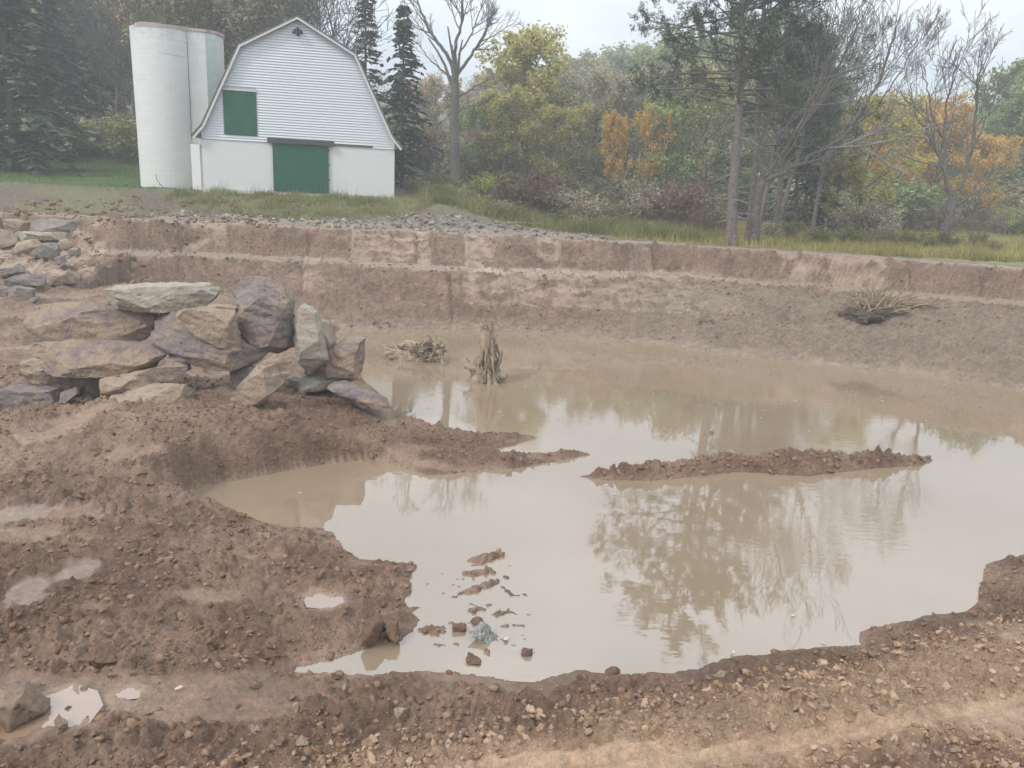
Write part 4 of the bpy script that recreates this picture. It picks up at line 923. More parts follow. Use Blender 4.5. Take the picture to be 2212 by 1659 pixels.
def spruce_proto(seed, hgt=12.0, rad=2.1, clear=.06, droop=.25, tip=.5, dens=1.0):
    r = np.random.RandomState(seed); tb = Tubes(); tb.add([(0, 0, 0), (.03, 0, hgt * .5), (0, .02, hgt)], [.17, .09, .012], 7)
    V = []; Q = []; tint = []
    z = hgt * clear
    while z < hgt * .985:
        t = z / hgt; R = rad * (1 - t) ** .85 * r.uniform(.55, 1.2) + .12
        nb_ = int(5 + 3 * r.rand())
        for k in range(nb_):
            az = r.rand() * 6.283; L_ = R * r.uniform(.55, 1.25); n = 5
            p = np.array([[math.cos(az) * L_ * f, math.sin(az) * L_ * f, z - droop * L_ * f * f * 1.2 + .12 * L_ * f] for f in np.linspace(0, 1, n)])
            tb.add(p, np.linspace(.025, .006, n), 3)
            m = int((7 + 16 * L_ / 2) * dens)
            f = r.uniform(.12, 1.02, m); base = np.stack([math.cos(az) * L_ * f, math.sin(az) * L_ * f, z - droop * L_ * f * f * 1.2 + .12 * L_ * f], 1)
            side = np.where(r.rand(m) < .5, -1, 1) * r.uniform(.4, 1.1, m); da = az + side
            ln = (.16 + .30 * (1 - f) * L_ * .5 + .08) * r.uniform(.7, 1.4, m) * (tip / .5)
            e = base + np.stack([np.cos(da) * ln, np.sin(da) * ln, -r.uniform(.05, .5, m) * ln], 1)
            wv = np.stack([-np.sin(da), np.cos(da), r.randn(m) * .5], 1) * (.055 + .06 * r.rand(m))[:, None] * (tip / .5)
            mid = base * .45 + e * .55
            V.append(np.stack([base, mid + wv, e, mid - wv], 1).reshape(-1, 3)); tint.append(np.repeat(r.rand(m), 4))
        z += hgt * .026 * r.uniform(.7, 1.3) * (1.0 - .35 * t)
    V = np.concatenate(V)
    return tb.mesh('trunk', MAT['bark']), mesh_arr('foliage', V, [np.arange(len(V)).reshape(-1, 4)], LEAF['conifer'], False, {'tint': np.concatenate(tint)})
def tuft_mesh(name, pts, r, mat, length=.16, blades=9, width=.012):
    n = len(pts); P = np.repeat(np.asarray(pts), blades, 0); m = len(P)
    d = r.randn(m, 3); d[:, 2] += .35; d /= np.linalg.norm(d, axis=1)[:, None]; w = np.cross(d, r.randn(m, 3)); w /= np.linalg.norm(w, axis=1)[:, None] + 1e-9
    L_ = length * r.uniform(.7, 1.25, m)[:, None]
    V = np.stack([P - w * width, P + w * width, P + d * L_], 1).reshape(-1, 3)
    return mesh_arr(name, V, [np.arange(3 * m).reshape(-1, 3)], mat, False, {'tint': np.repeat(np.repeat(r.rand(n), blades), 3)})

DEC = [decid_proto(20 + k, nl, (.075, .155), 10, sp_, False, cl_) for k, (nl, sp_, cl_) in enumerate([(10500, .34, .20), (9500, .30, .28), (11000, .40, .14), (7500, .33, .22), (4500, .32, .25)])]
BARE = [decid_proto(60 + k, 0, hgt=10, spread=s, bare=True, clear=.3) for k, s in enumerate((.36, .30, .42))]
SPR = [spruce_proto(80, 12, 2.7, .05, .3, .62, 1.1), spruce_proto(81, 12, 2.2, .1, .2, .55, .7), spruce_proto(82, 12, 3.4, .05, .45, .62, .9)]
def put_tree(name, proto, x, y, z, s, sxy, rz, mat, label, cat, group, bark=None):
    e = thing(name, (x, y, z - .05), label, cat, group, rz); e.scale = (s * sxy, s * sxy, s)
    for nm, me in zip(('trunk', 'crown'), proto):
        if me is None: continue
        o = link(nm, me, e)
        if nm == 'crown' and mat:
            o.material_slots[0].link = 'OBJECT'; o.material_slots[0].material = LEAF[mat]
        if nm == 'trunk' and bark:
            o.material_slots[0].link = 'OBJECT'; o.material_slots[0].material = MAT[bark]
    return e
def tree_at(px, py_top, Y, kind, var=0, mat=None, sxy=1.0, label='', name=None, group=None, pyb=400, bark=None):
    base = gy(px, pyb, Y); x = base[0]; zg = hz(x, Y); top = gy(px, py_top, Y)[2]; H_ = max(top - zg, 1.0)
    if kind == 'dec': pr, h0 = DEC[var], 10.0
    elif kind == 'bare': pr, h0 = BARE[var], 10.0
    else: pr, h0 = SPR[var], 12.0
    s = H_ / h0
    return put_tree(name or {'dec': 'leafy_tree', 'bare': 'bare_tree', 'spr': 'spruce_tree'}[kind], pr, x, Y, zg, s, sxy, rnd.uniform(0, 6.28), mat, label, 'tree', group, bark)

# --- trees one can name, left to right
tree_at(40, -330, 44, 'spr', 2, None, 1.15, 'huge dark evergreen standing on the lawn apart from the wood', 'evergreen_tree')
for px, Y, v in ((-120, 52, 2), (130, 56, 2), (190, 64, 0), (-40, 60, 2)):
    tree_at(px, -150 + rnd.uniform(-40, 40), Y, 'spr', v, None, 1.2, 'dark evergreen at the wood edge behind the lawn', 'evergreen_tree', 'evergreens behind the lawn')
tree_at(868, 2, 50, 'spr', 0, None, .95, 'pointed dark spruce beside the tall bare tree right behind the barn')
tree_at(790, -45, 53, 'spr', 1, None, 1.1, 'thin sparse spruce rising behind the barn roof slope')
tree_at(1140, 78, 62, 'dec', 0, 'yellow', 1.0, 'tallest yellow tree standing out against the sky beyond the barn')
tree_at(1085, 195, 59, 'dec', 1, 'yellow', 1.2, 'shorter yellow-green tree in front of the tallest yellow tree')
tree_at(1190, 240, 58, 'dec', 2, 'yellow', 1.1, 'broad low yellow tree at the foot of the tallest yellow tree')
tree_at(1052, 290, 60, 'dec', 4, 'yellow', 1.0, 'small yellow sapling beside the brush to the right of the barn')
tree_at(1325, 250, 53, 'dec', 1, 'orange', .62, 'small bright orange tree in front of the dark woods')
tree_at(1395, 228, 56, 'dec', 4, 'orange', .6, 'slender orange tree beside the small bright orange one')
tree_at(1865, 225, 49, 'dec', 2, 'yellow', 1.05, 'olive yellow tree rising from the field beyond the big pine')
tree_at(1812, 320, 47, 'dec', 0, 'yellow', 1.05, 'short yellowing tree against the dark pine mass')
tree_at(1925, 215, 64, 'dec', 3, 'orange', 1.1, 'tan and orange tree between the yellow tree and the bare field tree')
tree_at(2015, 225, 66, 'dec', 0, 'orange', .95, 'bright orange tree right behind the bare field tree')
tree_at(2110, 300, 60, 'dec', 2, 'orange', .95, 'round golden orange tree beside the bare field tree')
tree_at(2185, 140, 74, 'dec', 0, 'green', 1.1, 'tall green tree at the outer edge of the field')
tree_at(2240, 200, 70, 'dec', 2, 'green', 1.2, 'broad green tree beside the tall green tree')
tree_at(1745, 60, 48, 'spr', 2, None, .85, 'dense dark evergreen behind the big pine')
for px, py, v in ((1690, 40, 0), (1720, 90, 1), (1650, 60, 2), (1770, 140, 0)): tree_at(px, py, rnd.uniform(44, 50), 'bare', v, None, 1.1, 'thin bare grey tree in the tangle behind the big pine', group='bare trees behind the pine', bark='twig')

# --- the wood behind: rows of trees along the skyline
def skyline(px): return float(np.interp(px, [-200, 560, 590, 700, 740, 800, 900, 960, 1050, 1100, 1190, 1220, 1290, 1450, 1600, 1780, 1830, 1900, 1990, 2080, 2160, 2212, 2400], [-160, -80, 40, 120, 130, 150, 150, 185, 150, 135, 150, 112, 92, 80, 60, 170, 205, 215, 230, 215, 195, 175, 170]))
def place(px):
    for lim, t in ((290, 'behind the lawn'), (560, 'behind the silo'), (900, 'behind the barn'), (1040, 'around the tall bare tree'), (1250, 'around the yellow trees'), (1480, 'behind the reddish thicket'), (1760, 'behind the big pine'), (1990, 'behind the olive yellow tree'), (2130, 'behind the lone field tree')):
        if px < lim: return t
    return 'beside the tall green tree'
def depth_word(Y): return 'front row ' if Y < 84 else ('middle ' if Y < 112 else 'hindmost ')
WOOD = {'brown': 'grey-brown thinning tree in the wood', 'olive': 'olive brown leafy tree in the wood', 'rust': 'rust coloured tree on the wooded hill', 'green': 'dull green leafy tree in the wood', 'yellow': 'pale yellow-green tree in the wood'}
def pick(px):
    if px < 330: c = [('brown', 5), ('olive', 3), ('green', 1)]
    elif px < 600: c = [('olive', 5), ('brown', 3), ('rust', 2)]
    elif px < 1060: c = [('brown', 4), ('rust', 5), ('olive', 1)]
    elif px < 1250: c = [('yellow', 2), ('olive', 3), ('brown', 2), ('green', 2)]
    elif px < 1560: c = [('green', 4), ('olive', 3), ('brown', 5)]
    elif px < 2050: c = [('olive', 3), ('green', 3), ('brown', 3)]
    else: c = [('green', 6), ('olive', 2)]
    t = rnd.uniform(0, sum(w for _, w in c))
    for m, w in c:
        t -= w
        if t <= 0: return m
    return c[0][0]
def wood_row(step, Y0, Y1, drop0, drop1, sxy, side):
    px = -180.0
    while px < 2380:
        m = pick(px); Y = rnd.uniform(Y0, Y1)
        top = skyline(px) + rnd.uniform(drop0, drop1)
        if rnd.random() < .16 and px < 1560: tree_at(px, top - 10, Y, 'bare', rnd.randrange(3), None, 1.1, depth_word(Y) + 'leafless grey tree of the wood ' + place(px), group='bare trees in the wood', pyb=380)
        else: tree_at(px, top, Y, 'dec', rnd.randrange(4), m, sxy * rnd.uniform(.85, 1.2), depth_word(Y) + WOOD[m] + ' ' + place(px), group=m + ' trees of the wood', pyb=380)
        px += step * rnd.uniform(.7, 1.3)
wood_row(62, 120, 150, 0, 35, 1.1, 0)
wood_row(64, 88, 108, 25, 90, 1.15, 0)
wood_row(70, 66, 80, 90, 190, 1.15, 0)
for px in range(420, 640, 45): tree_at(px + rnd.uniform(-15, 15), -60 + rnd.uniform(-30, 40), rnd.uniform(54, 64), 'dec', rnd.randrange(4), rnd.choice(['olive', 'brown', 'olive']), 1.1, 'tall olive tree close behind the barn and silo', group='trees close behind barn')
for px, py, v in ((225, -60, 0), (265, -40, 1), (300, -80, 2), (600, -70, 0), (640, -60, 2), (680, -40, 0), (715, -70, 1), (745, -30, 2)):
    tree_at(px, py, rnd.uniform(54, 60), 'bare', v, None, 1.15, 'tall bare twiggy tree showing above the barn roofs', group='bare trees above the roofs')
for px in (1120, 1165, 1215, 1260, 1300, 1360, 1420, 1470): tree_at(px, rnd.uniform(255, 320), rnd.uniform(84, 92), 'spr', 2, None, 1.4, 'low dark evergreen deep in the shaded wood edge', 'evergreen_tree', 'low evergreens in the wood edge')
for px in (930, 1000, 1240, 1290, 1350, 1440, 1490, 1530): tree_at(px, rnd.uniform(130, 240), rnd.uniform(56, 64), 'dec', 4, rnd.choice(['brown', 'olive', 'brown', 'green']), 1.0, 'thin half-bare tree at the wood edge ' + place(px), group='thin trees at the wood edge')

# --- hand-laid limbs for the near trees
def limb_px(pts, Y):
    """pixel polyline with per-point depth offset -> world"""
    return np.array([gy(p[0], p[1], Y + (p[2] if len(p) > 2 else 0)) for p in pts])
def smooth_line(P, n):
    t = np.linspace(0, len(P) - 1, n); i = np.arange(len(P))
    return np.stack([np.interp(t, i, P[:, k]) for k in range(3)], 1)
def limb_tree(name, limbs, Y, seed, label, trunk_mat, twig_mat, kids=(10, 6, 4), up=.05, wig=.15, shrink=.50, minr=.010, bend=.03, thick=.62):
    """limbs: (pixel points, start radius, end radius, levels of branches)"""
    r = np.random.RandomState(seed); base = limb_px(limbs[0][0][:1], Y)[0]; base[2] = hz(base[0], base[1])
    e = thing(name, tuple(base), label, 'tree'); tips = []
    for k, (pp, r0, r1, lv) in enumerate(limbs):
        P = limb_px(pp, Y)
        if k == 0: P[0, 2] = base[2] - .1
        P = smooth_line(P, 4 * len(P)); P[1:-1] += r.randn(len(P) - 2, 3) * bend
        P = P - base; rr = r0 * thick * np.linspace(1, 0, len(P)) ** .8 + r1 * .4; tb = Tubes(); tb.add(P, rr, 9 if r0 > .1 else 6)
        if k == 0: rr = np.linspace(r0, r1, len(P)); tb = Tubes(); tb.add(P, rr, 10)
        lo = link('trunk' if k == 0 else 'limb', tb.mesh('trunk' if k == 0 else 'limb', MAT[trunk_mat]), e)
        if lv:
            tw = Tubes()
            L_ = np.linalg.norm(np.diff(P, axis=0), axis=1).sum()
            spawn(tw, P, rr, L_, lv, r, tips, up, wig, kids, (.35, .8), shrink, 6, minr, .25 if k else .55)
            link('branches', tw.mesh('branches', MAT[twig_mat]), lo)
    return e, tips, base, r
limb_tree('bare_tree', [([(985, 402), (983, 330), (980, 260), (985, 190), (980, 140)], .34, .2, 1), ([(982, 150), (960, 110), (930, 70), (905, 10), (895, -40)], .17, .05, 3), ([(982, 150), (985, 90), (1000, 40), (1000, -40)], .17, .05, 3), ([(984, 165), (1010, 130), (1040, 90), (1060, 40), (1070, 10)], .15, .04, 3), ([(986, 215), (1020, 190), (1050, 175), (1080, 150)], .09, .03, 2), ([(983, 250), (1000, 235), (1040, 225), (1075, 205)], .08, .02, 2), ([(980, 170), (950, 150), (920, 120), (905, 90)], .09, .03, 2), ([(990, 120), (1020, 70), (1035, 30), (1045, -10)], .08, .03, 3)], 49, 31, 'tall bare tree with a vase crown just right of the barn', 'bark', 'twig')
limb_tree('bare_tree', [([(2036, 548), (2042, 505), (2052, 465), (2056, 430)], .27, .2, 0), ([(2054, 440), (2048, 400), (2030, 340), (2005, 290), (1975, 245), (1965, 180)], .12, .03, 2), ([(2055, 435), (2040, 380), (2042, 310), (2040, 240), (2060, 170), (2075, 110)], .13, .03, 3), ([(2056, 435), (2085, 385), (2100, 320), (2108, 240), (2110, 170), (2135, 120)], .13, .03, 3), ([(2052, 450), (2100, 420), (2140, 395), (2180, 370)], .06, .02, 2), ([(2045, 490), (2020, 480), (1995, 490)], .03, .015, 1), ([(2030, 340), (2000, 300), (1950, 290), (1900, 270)], .05, .015, 2), ([(2100, 320), (2130, 260), (2150, 210), (2165, 160)], .06, .02, 2), ([(2042, 310), (2010, 240), (2000, 180), (1985, 120)], .06, .02, 3)], 38, 33, 'leafless spreading tree standing alone in the yellow field', 'bark', 'twig')
limb_tree('bare_tree', [([(1632, 535), (1630, 470), (1640, 410), (1650, 380)], .21, .15, 0), ([(1648, 392), (1700, 370), (1760, 335), (1820, 300), (1860, 250), (1900, 170), (1930, 90), (1945, 30)], .14, .035, 3), ([(1690, 378), (1740, 350), (1790, 350), (1850, 352), (1920, 340)], .06, .02, 2), ([(1650, 385), (1690, 330), (1740, 260), (1790, 180), (1840, 90), (1880, 0)], .12, .03, 3), ([(1660, 400), (1720, 300), (1760, 200), (1780, 100), (1800, 20)], .08, .03, 3), ([(1790, 318), (1850, 300), (1920, 280), (1990, 285)], .05, .015, 2), ([(1840, 275), (1890, 240), (1940, 160), (1990, 80)], .06, .02, 3), ([(1650, 390), (1640, 330), (1660, 250), (1690, 150), (1700, 50)], .10, .03, 2), ([(1820, 130), (1850, 60), (1870, -30)], .05, .02, 3)], 31.5, 35, 'leafless tree with long limbs reaching out beside the big pine', 'bark', 'deadtwig', up=.1)

# --- the big near pines: trunk, dead snags, boughs of needle tufts
def pine(px, pyb, py_top, Y, seed, r0, n_bough, spread, label, low=.42, dead=34, lean=0):
    r = np.random.RandomState(seed); b = gy(px, pyb, Y); b[2] = hz(b[0], Y); H_ = gy(px, py_top, Y)[2] - b[2]
    e = thing('pine_tree', tuple(b), label, 'tree')
    P = np.array([(lean * z * .01 + .05 * math.sin(z * .8 + seed), .04 * math.cos(z * .7), z) for z in np.linspace(-.15, H_, 18)]); rr = np.linspace(r0, .05, 18); rr[0] *= 1.2
    tb = Tubes(); tb.add(P, rr, 12); link('trunk', tb.mesh('trunk', MAT['bark_pine']), e)
    tw = Tubes(); tips = []
    for k in range(n_bough):
        t = low + (1 - low) * (k + r.rand()) / n_bough; z = H_ * t; az = k * 2.4 + r.uniform(-.5, .5)
        ln = spread * (1 - (t - low) / (1 - low)) ** .6 * r.uniform(.6, 1.15) + .6
        base = np.array([np.interp(z, P[:, 2], P[:, 0]), np.interp(z, P[:, 2], P[:, 1]), z])
        n = 7; d = np.array([math.cos(az), math.sin(az), r.uniform(-.05, .3)]); pts = [base]
        for i in range(n): d = unit(d + .16 * r.randn(3) * np.array([1, 1, .5])); pts.append(pts[-1] + d * ln / n)
        pts = np.array(pts); br = np.linspace(.05, .012, n + 1); tw.add(pts, br, 4)
        spawn(tw, pts, br, ln, 2, r, tips, .10, .22, (6, 5), (.45, 1.0), .36, 5, .006, .25)
    link('boughs', tw.mesh('boughs', MAT['twig']), e)
    T = np.concatenate(tips); keep = r.rand(len(T)) < .66
    T = T[keep]; T = np.repeat(T, 2, 0) + r.randn(2 * len(T), 3) * .07
    link('needles', tuft_mesh('needles', T, r, LEAF['pine'], .15, 7, .011), e)
    for k in range(dead):
        tw = Tubes(); tp = []
        z = H_ * r.uniform(.04, low + .12); az = r.rand() * 6.28; ln = r.uniform(.35, 1.1) * (1 + 1.4 * z / H_)
        base = np.array([np.interp(z, P[:, 2], P[:, 0]), np.interp(z, P[:, 2], P[:, 1]), z]); n = 5; d = np.array([math.cos(az), math.sin(az), r.uniform(-.25, .15)]); pts = [base]
        for i in range(n): d = unit(d + .15 * r.randn(3)); pts.append(pts[-1] + d * ln / n)
        pts = np.array(pts); br = np.linspace(.028, .010, n + 1); tw.add(pts, br, 4)
        if ln > .9: spawn(tw, pts, br, ln, 1, r, tp, .02, .2, (4,), (.5, 1.1), .4, 4, .006, .4)
        link('dead_snag', tw.mesh('dead_snag', MAT['deadtwig']), e)
    return e
pine(1580, 534, -190, 31.0, 41, .23, 46, 4.6, 'big pine with a grey scaly trunk at the edge of the bank', lean=-7)
pine(1618, 528, -120, 32.6, 43, .17, 28, 3.6, 'second pine close behind the big pine trunk', .5, 24, -6)
pine(1672, 508, 60, 38.0, 45, .17, 30, 3.0, 'smaller pine set back behind the two front pines', .3, 20)

# ================================================================== SHRUBS
def bush_proto(seed, n_stem, hgt, n_leaf, size):
    r = np.random.RandomState(seed); tb = Tubes(); tips = []
    for k in range(n_stem):
        az = r.rand() * 6.28; el_ = r.uniform(.75, 1.5)
        grow(tb, (.25 * r.randn(), .25 * r.randn(), 0), (math.cos(az) * math.cos(el_), math.sin(az) * math.cos(el_), math.sin(el_)), hgt * r.uniform(.7, 1.05), .014, 2, r, tips, .05, .2, (4, 4), (.3, .8), .5, 5, .005)
    T = np.concatenate(tips); c = T[r.randint(0, len(T), n_leaf)] + r.randn(n_leaf, 3) * .07
    return tb.mesh('stems', MAT['twig']), leaves_mesh('foliage', c, size, r, LEAF['redbush'])
BUSH = [bush_proto(200 + k, 16, 1.5, nl, (.035, .075)) for k, nl in enumerate((1500, 900, 2300))]
def bush(px, Y, h, var, mat, label, group, sxy=1.2):
    b = gy(px, 450, Y); x = b[0]; e = thing('shrub', (x, Y, hz(x, Y) - .05), label, 'shrub', group, rnd.uniform(0, 6.28)); s = h / 1.8; e.scale = (s * sxy, s * sxy, s)
    for nm, me in zip(('stems', 'foliage'), BUSH[var]):
        o = link(nm, me, e)
        if nm == 'foliage': o.material_slots[0].link = 'OBJECT'; o.material_slots[0].material = LEAF[mat]
for k in range(34):
    px = 1125 + 430 * (k + rnd.random()) / 34; bush(px, rnd.uniform(38, 54), rnd.uniform(1.0, 3.0), rnd.choice([0, 1, 1, 2]), rnd.choice(['redbush', 'redbush', 'brown', 'weed']), 'brownish half-bare shrub in the thicket by the pines', 'reddish thicket shrubs')
for k in range(16):
    bush(rnd.uniform(870, 1150), rnd.uniform(40, 54), rnd.uniform(.9, 1.7), rnd.randrange(3), rnd.choice(['weed', 'brown', 'weed']), 'olive brown brush on the rough slope right of the barn', 'brush beside the barn')
for k in range(9): bush(rnd.uniform(1010, 1200), rnd.uniform(52, 58), rnd.uniform(1.3, 2.0), 2, 'bright', 'yellow-green shrub at the foot of the yellow trees', 'yellow-green shrubs')
for k in range(30): bush(1690 + 600 * (k + rnd.random()) / 30, rnd.uniform(56, 66), rnd.uniform(1.2, 2.2), rnd.randrange(3), rnd.choice(['redbush', 'brown', 'redbush']), 'dark brown shrub along the back of the yellow field', 'shrubs behind the field')
for px, Y, h in ((1872, 41, 2.3), (1900, 40.5, 1.9), (1925, 39, 1.2)): bush(px, Y, h, 1, 'brown', 'twiggy low bush standing out in the yellow field', 'lone bushes in the field')
for k in range(7): bush(rnd.uniform(2150, 2330), rnd.uniform(58, 62), rnd.uniform(1.5, 2.4), 2, 'bright', 'bright green shrub behind the field beside the green trees', 'bright green shrubs')
for k in range(22): bush(rnd.uniform(-120, 290), rnd.uniform(52, 60), rnd.uniform(1.8, 3.4), rnd.randrange(3), rnd.choice(['brown', 'olive', 'brown']), 'dull brush under the trees behind the lawn', 'brush behind the lawn', 1.5)
for k in range(60): bush(rnd.uniform(560, 2300), rnd.uniform(60, 80), rnd.uniform(2.2, 4.2), 2, rnd.choice(['brown', 'olive', 'green', 'brown']), 'undergrowth bush inside the wood edge', 'undergrowth of the wood', 1.6)
for px, Y in ((12, 43.5), (70, 43.2), (95, 43.6)): bush(px, Y, .9, 1, 'brown', 'withered weeds at the foot of the huge evergreen', 'weeds under the evergreen')

for k in range(44):
    px = rnd.uniform(900, 1560) if k < 26 else rnd.uniform(1640, 2200)
    bush(px, rnd.uniform(34.5, 41), rnd.uniform(.45, 1.0), rnd.choice([0, 1, 2]), rnd.choice(['weed', 'grass', 'brown']), 'low weed clump in the rough grass ' + ('left of the pines' if k < 26 else 'of the yellow field'), 'weed clumps in the grass', 1.3)
# ================================================================== GRASS
def blades(name, X, Y, hgt, wid, mat, label, lean=.35, seed=1):
    r = np.random.RandomState(seed); n = len(X); Z = height(X, Y); az = r.rand(n) * 6.283; h = r.uniform(hgt[0], hgt[1], n) * (1 + .9 * fbm(X * .9, Y * .9, 3, 142))
    b = np.stack([X, Y, Z - .02], 1); w = np.stack([np.cos(az), np.sin(az), 0 * az], 1) * r.uniform(wid[0], wid[1], n)[:, None]
    ln = r.randn(n, 2) * lean * h[:, None]
    m = b + np.stack([ln[:, 0] * .35, ln[:, 1] * .35, h * .6], 1); t = b + np.stack([ln[:, 0], ln[:, 1], h], 1)
    V = np.stack([b - w, b + w, m + w * .7, t, m - w * .7], 1).reshape(-1, 3)
    i = np.arange(n)[:, None] * 5
    o = link(name, mesh_arr(name, V, [i + np.array([[0, 1, 2, 4]]), i + np.array([[4, 2, 3]])], LEAF[mat], False, {'tint': np.repeat(np.clip(.5 + .9 * fbm(X * .5, Y * .5, 3, 141) + r.uniform(-.35, .35, n), 0, 1), 5)}))
    return tag(o, label, kind='stuff')
def scatter(n, x0, x1, y0, y1, keep, seed, near=1.0):
    r = np.random.RandomState(seed); y = y0 + (y1 - y0) * r.rand(n) ** near; x = x0 + (x1 - x0) * r.rand(n)
    k = keep(x, y, r.rand(n)); return x[k], y[k]
ytop = lambda x: cint(c_top, x)
gnz = lambda x, y: fbm(x * .35, y * .35, 4, 111)
X, Y_ = scatter(80000, 2, 46, 29, 66, lambda x, y, u: (x < y * .78 + 2) & (u < S((x - 3.0 + 2 * gnz(x, y)) / 4) * S((y - ytop(x) - 1.6 + .8 * gnz(x, y)) / 1.0)), 1, 1.5)
blades('field_grass', X, Y_, (.12, .40), (.010, .02), 'grass', 'yellow-green rough grass covering the field', .3, 1)
X, Y_ = scatter(36000, -7, 14, 31, 50, lambda x, y, u: u < S((y - 33.2 + .22 * x + 1.4 * gnz(x, y)) / 1.6) * S((x + 5.8) / 2) * S((10 - x) / 5), 2, 1.3)
blades('rough_grass', X, Y_, (.25, .75), (.010, .02), 'weed', 'olive weeds and tall grass right of the barn', .35, 2)
X, Y_ = scatter(26000, -15.2, -4, 30.6, 36.4, lambda x, y, u: (u < S((y - rub_y(x) + .5 + 1.0 * gnz(x, y)) / 1.0)) & (y < 35.75 + (x + 10.1) * .194) & (u < .2 + .8 * S(fbm(x * 1.1, y * 1.4, 3, 161) * 2.5 + .55)), 3)
blades('knoll_grass', X, Y_, (.05, .34), (.006, .014), 'weed', 'short weedy grass on the knoll before the barn door', .5, 3)
X, Y_ = scatter(500, -14.4, -5.8, 35, 36.4, lambda x, y, u: np.abs(y - 35.72 - (x + 10.1) * .194) < .16, 4)
blades('wall_weeds', X, Y_, (.2, .75), (.004, .009), 'weed', 'dry weed stems growing along the barn footing', .25, 4)
X, Y_ = scatter(36000, -40, -14.5, 33, 60, lambda x, y, u: (x > -y * .72 - 1) & (u < S((y - 33.5 + 1.2 * gnz(x, y)) / 3.5) * S((-15.2 - x) / 2)), 5, 1.2)
blades('lawn_grass', X, Y_, (.05, .13), (.010, .02), 'lawn', 'mown green lawn behind the silo', .5, 5)

# ================================================================== STONES, CLODS, LEAVES
ICO = None
def ico_base():
    bm = bmesh.new(); bmesh.ops.create_icosphere(bm, subdivisions=1, radius=1); V = np.array([v.co for v in bm.verts]); Fc = np.array([[v.index for v in f.verts] for f in bm.faces]); bm.free(); return V, Fc
IV, IF = ico_base()
def pebble_field(name, X, Y, size, mat, label, flat=(.45, .8), seed=1, sink=.12, smooth=False):
    r = np.random.RandomState(seed); n = len(X); Z = height(X, Y)
    s = size[0] + (size[1] - size[0]) * (r.rand(n) ** 5)
    V = IV[None] * (1 + .42 * r.uniform(-1, 1, (n, 12, 1))) * np.stack([np.ones(n), r.uniform(.6, .95, n), r.uniform(flat[0], flat[1], n)], 1)[:, None, :]
    az = r.rand(n) * 6.283; ca, sa = np.cos(az)[:, None], np.sin(az)[:, None]
    tl = r.randn(n)[:, None] * .35; zz = V[:, :, 2] + tl * V[:, :, 0]
    V = np.stack([V[:, :, 0] * ca - V[:, :, 1] * sa, V[:, :, 0] * sa + V[:, :, 1] * ca, zz], 2) * s[:, None, None]
    V = V + np.stack([X, Y, Z + s * sink], 1)[:, None, :]
    Fc = (IF[None] + (np.arange(n) * 12)[:, None, None]).reshape(-1, 3)
    o = link(name, mesh_arr(name, V.reshape(-1, 3), [Fc], mat, smooth, {'tint': np.repeat(r.rand(n), 12)}))
    return tag(o, label, kind='stuff')
def tint_stone(name, a, b, c, rough=.85):
    m, t, bs = node_mat(name); at = N(t, 'ShaderNodeAttribute', attribute_name='tint'); r_ = ramp(t, at.outputs['Fac'], [(0, a), (.6, b), (1, c)])
    n = noise_n(t, 40, 4, .7, 'Object'); v = ramp(t, n.outputs[0], [(.3, (.75, .75, .75)), (.7, (1.2, 1.2, 1.2))]); t.links.new(mixc(t, 1.0, r_.outputs[0], v.outputs[0], 'MULTIPLY'), bs.inputs['Base Color'])
    bs.inputs['Roughness'].default_value = rough; bs.inputs['Specular IOR Level'].default_value = .15; return m
MAT['p_mud'] = tint_stone('mud_crumbs', (.14, .080, .049), (.19, .115, .073), (.24, .155, .103), .8)
MAT['p_bank'] = tint_stone('bank_crumb', (.13, .088, .062), (.185, .132, .096), (.26, .20, .15), .8)
MAT['p_tan'] = tint_stone('tan_gravel', (.20, .122, .076), (.29, .185, .118), (.37, .255, .175))
MAT['p_rub'] = tint_stone('rubble_bits', (.14, .112, .085), (.235, .195, .15), (.35, .31, .255))
tan_in = lambda x, y: sdist(TAN, x, y)
def dry(x, y): return height(x, y) > .012
calm = lambda x, y: np.maximum.reduce([sdist(p, x, y) for p in TRACKS + SMEAR + [PUDDLE_A, PUDDLE_B, PUDDLE_C]])
X, Y_ = scatter(52000, -12, 10, 4.6, 15.5, lambda x, y, u: (np.abs(x) < y * .86 + .6) & dry(x, y) & (tan_in(x, y) < .1) & (calm(x, y) < -.02) & (smear_patch(x, y) < u * .6) & (u < .15 + .85 * S(fbm(x * .9, y * .9, 3, 131) * 1.5 + .6)), 11, 1.5)
pebble_field('mud_crumbs', X, Y_, (.011, .052), MAT['p_mud'], 'brown crumbs of broken mud strewn over the near ground', seed=11, smooth=True)
X, Y_ = scatter(46000, -4, 10, 4.4, 10, lambda x, y, u: (np.abs(x) < y * .86 + .6) & dry(x, y) & (tan_in(x, y) > -.15) & (calm(x, y) < .12 * u) & (u < .3 + .7 * S(fbm(x * 1.1, y * 1.1, 3, 133) * 1.6 + .6)), 12, 1.4)
pebble_field('tan_gravel', X, Y_, (.009, .05), MAT['p_tan'], 'tan gravel and crumbs on the near shore', seed=12)
X, Y_ = scatter(16000, -13, 17, 23.5, 30.5, lambda x, y, u: (y > cint(c_toe, x) + .05) & (y < ytop(x)) & (u < S(fbm(x * .8, y * 1.6, 3, 135) * 3 + .1)), 13)
pebble_field('bank_crumbs', X, Y_, (.02, .075), MAT['p_bank'], 'crumbled clods lying on the cut bank', seed=13, sink=.0, smooth=True)
X, Y_ = scatter(5200, -15, 5, 29.3, 34.2, lambda x, y, u: (y > ytop(x) + .8) & (u < S((rub_y(x) - y + .8 * fbm(x * .4, y * .4, 2, 71)) / 1.2) * S((4.5 - x) / 3) * (.15 + S(fbm(x * .5, y * .8, 3, 137) * 2 + .4))), 14)
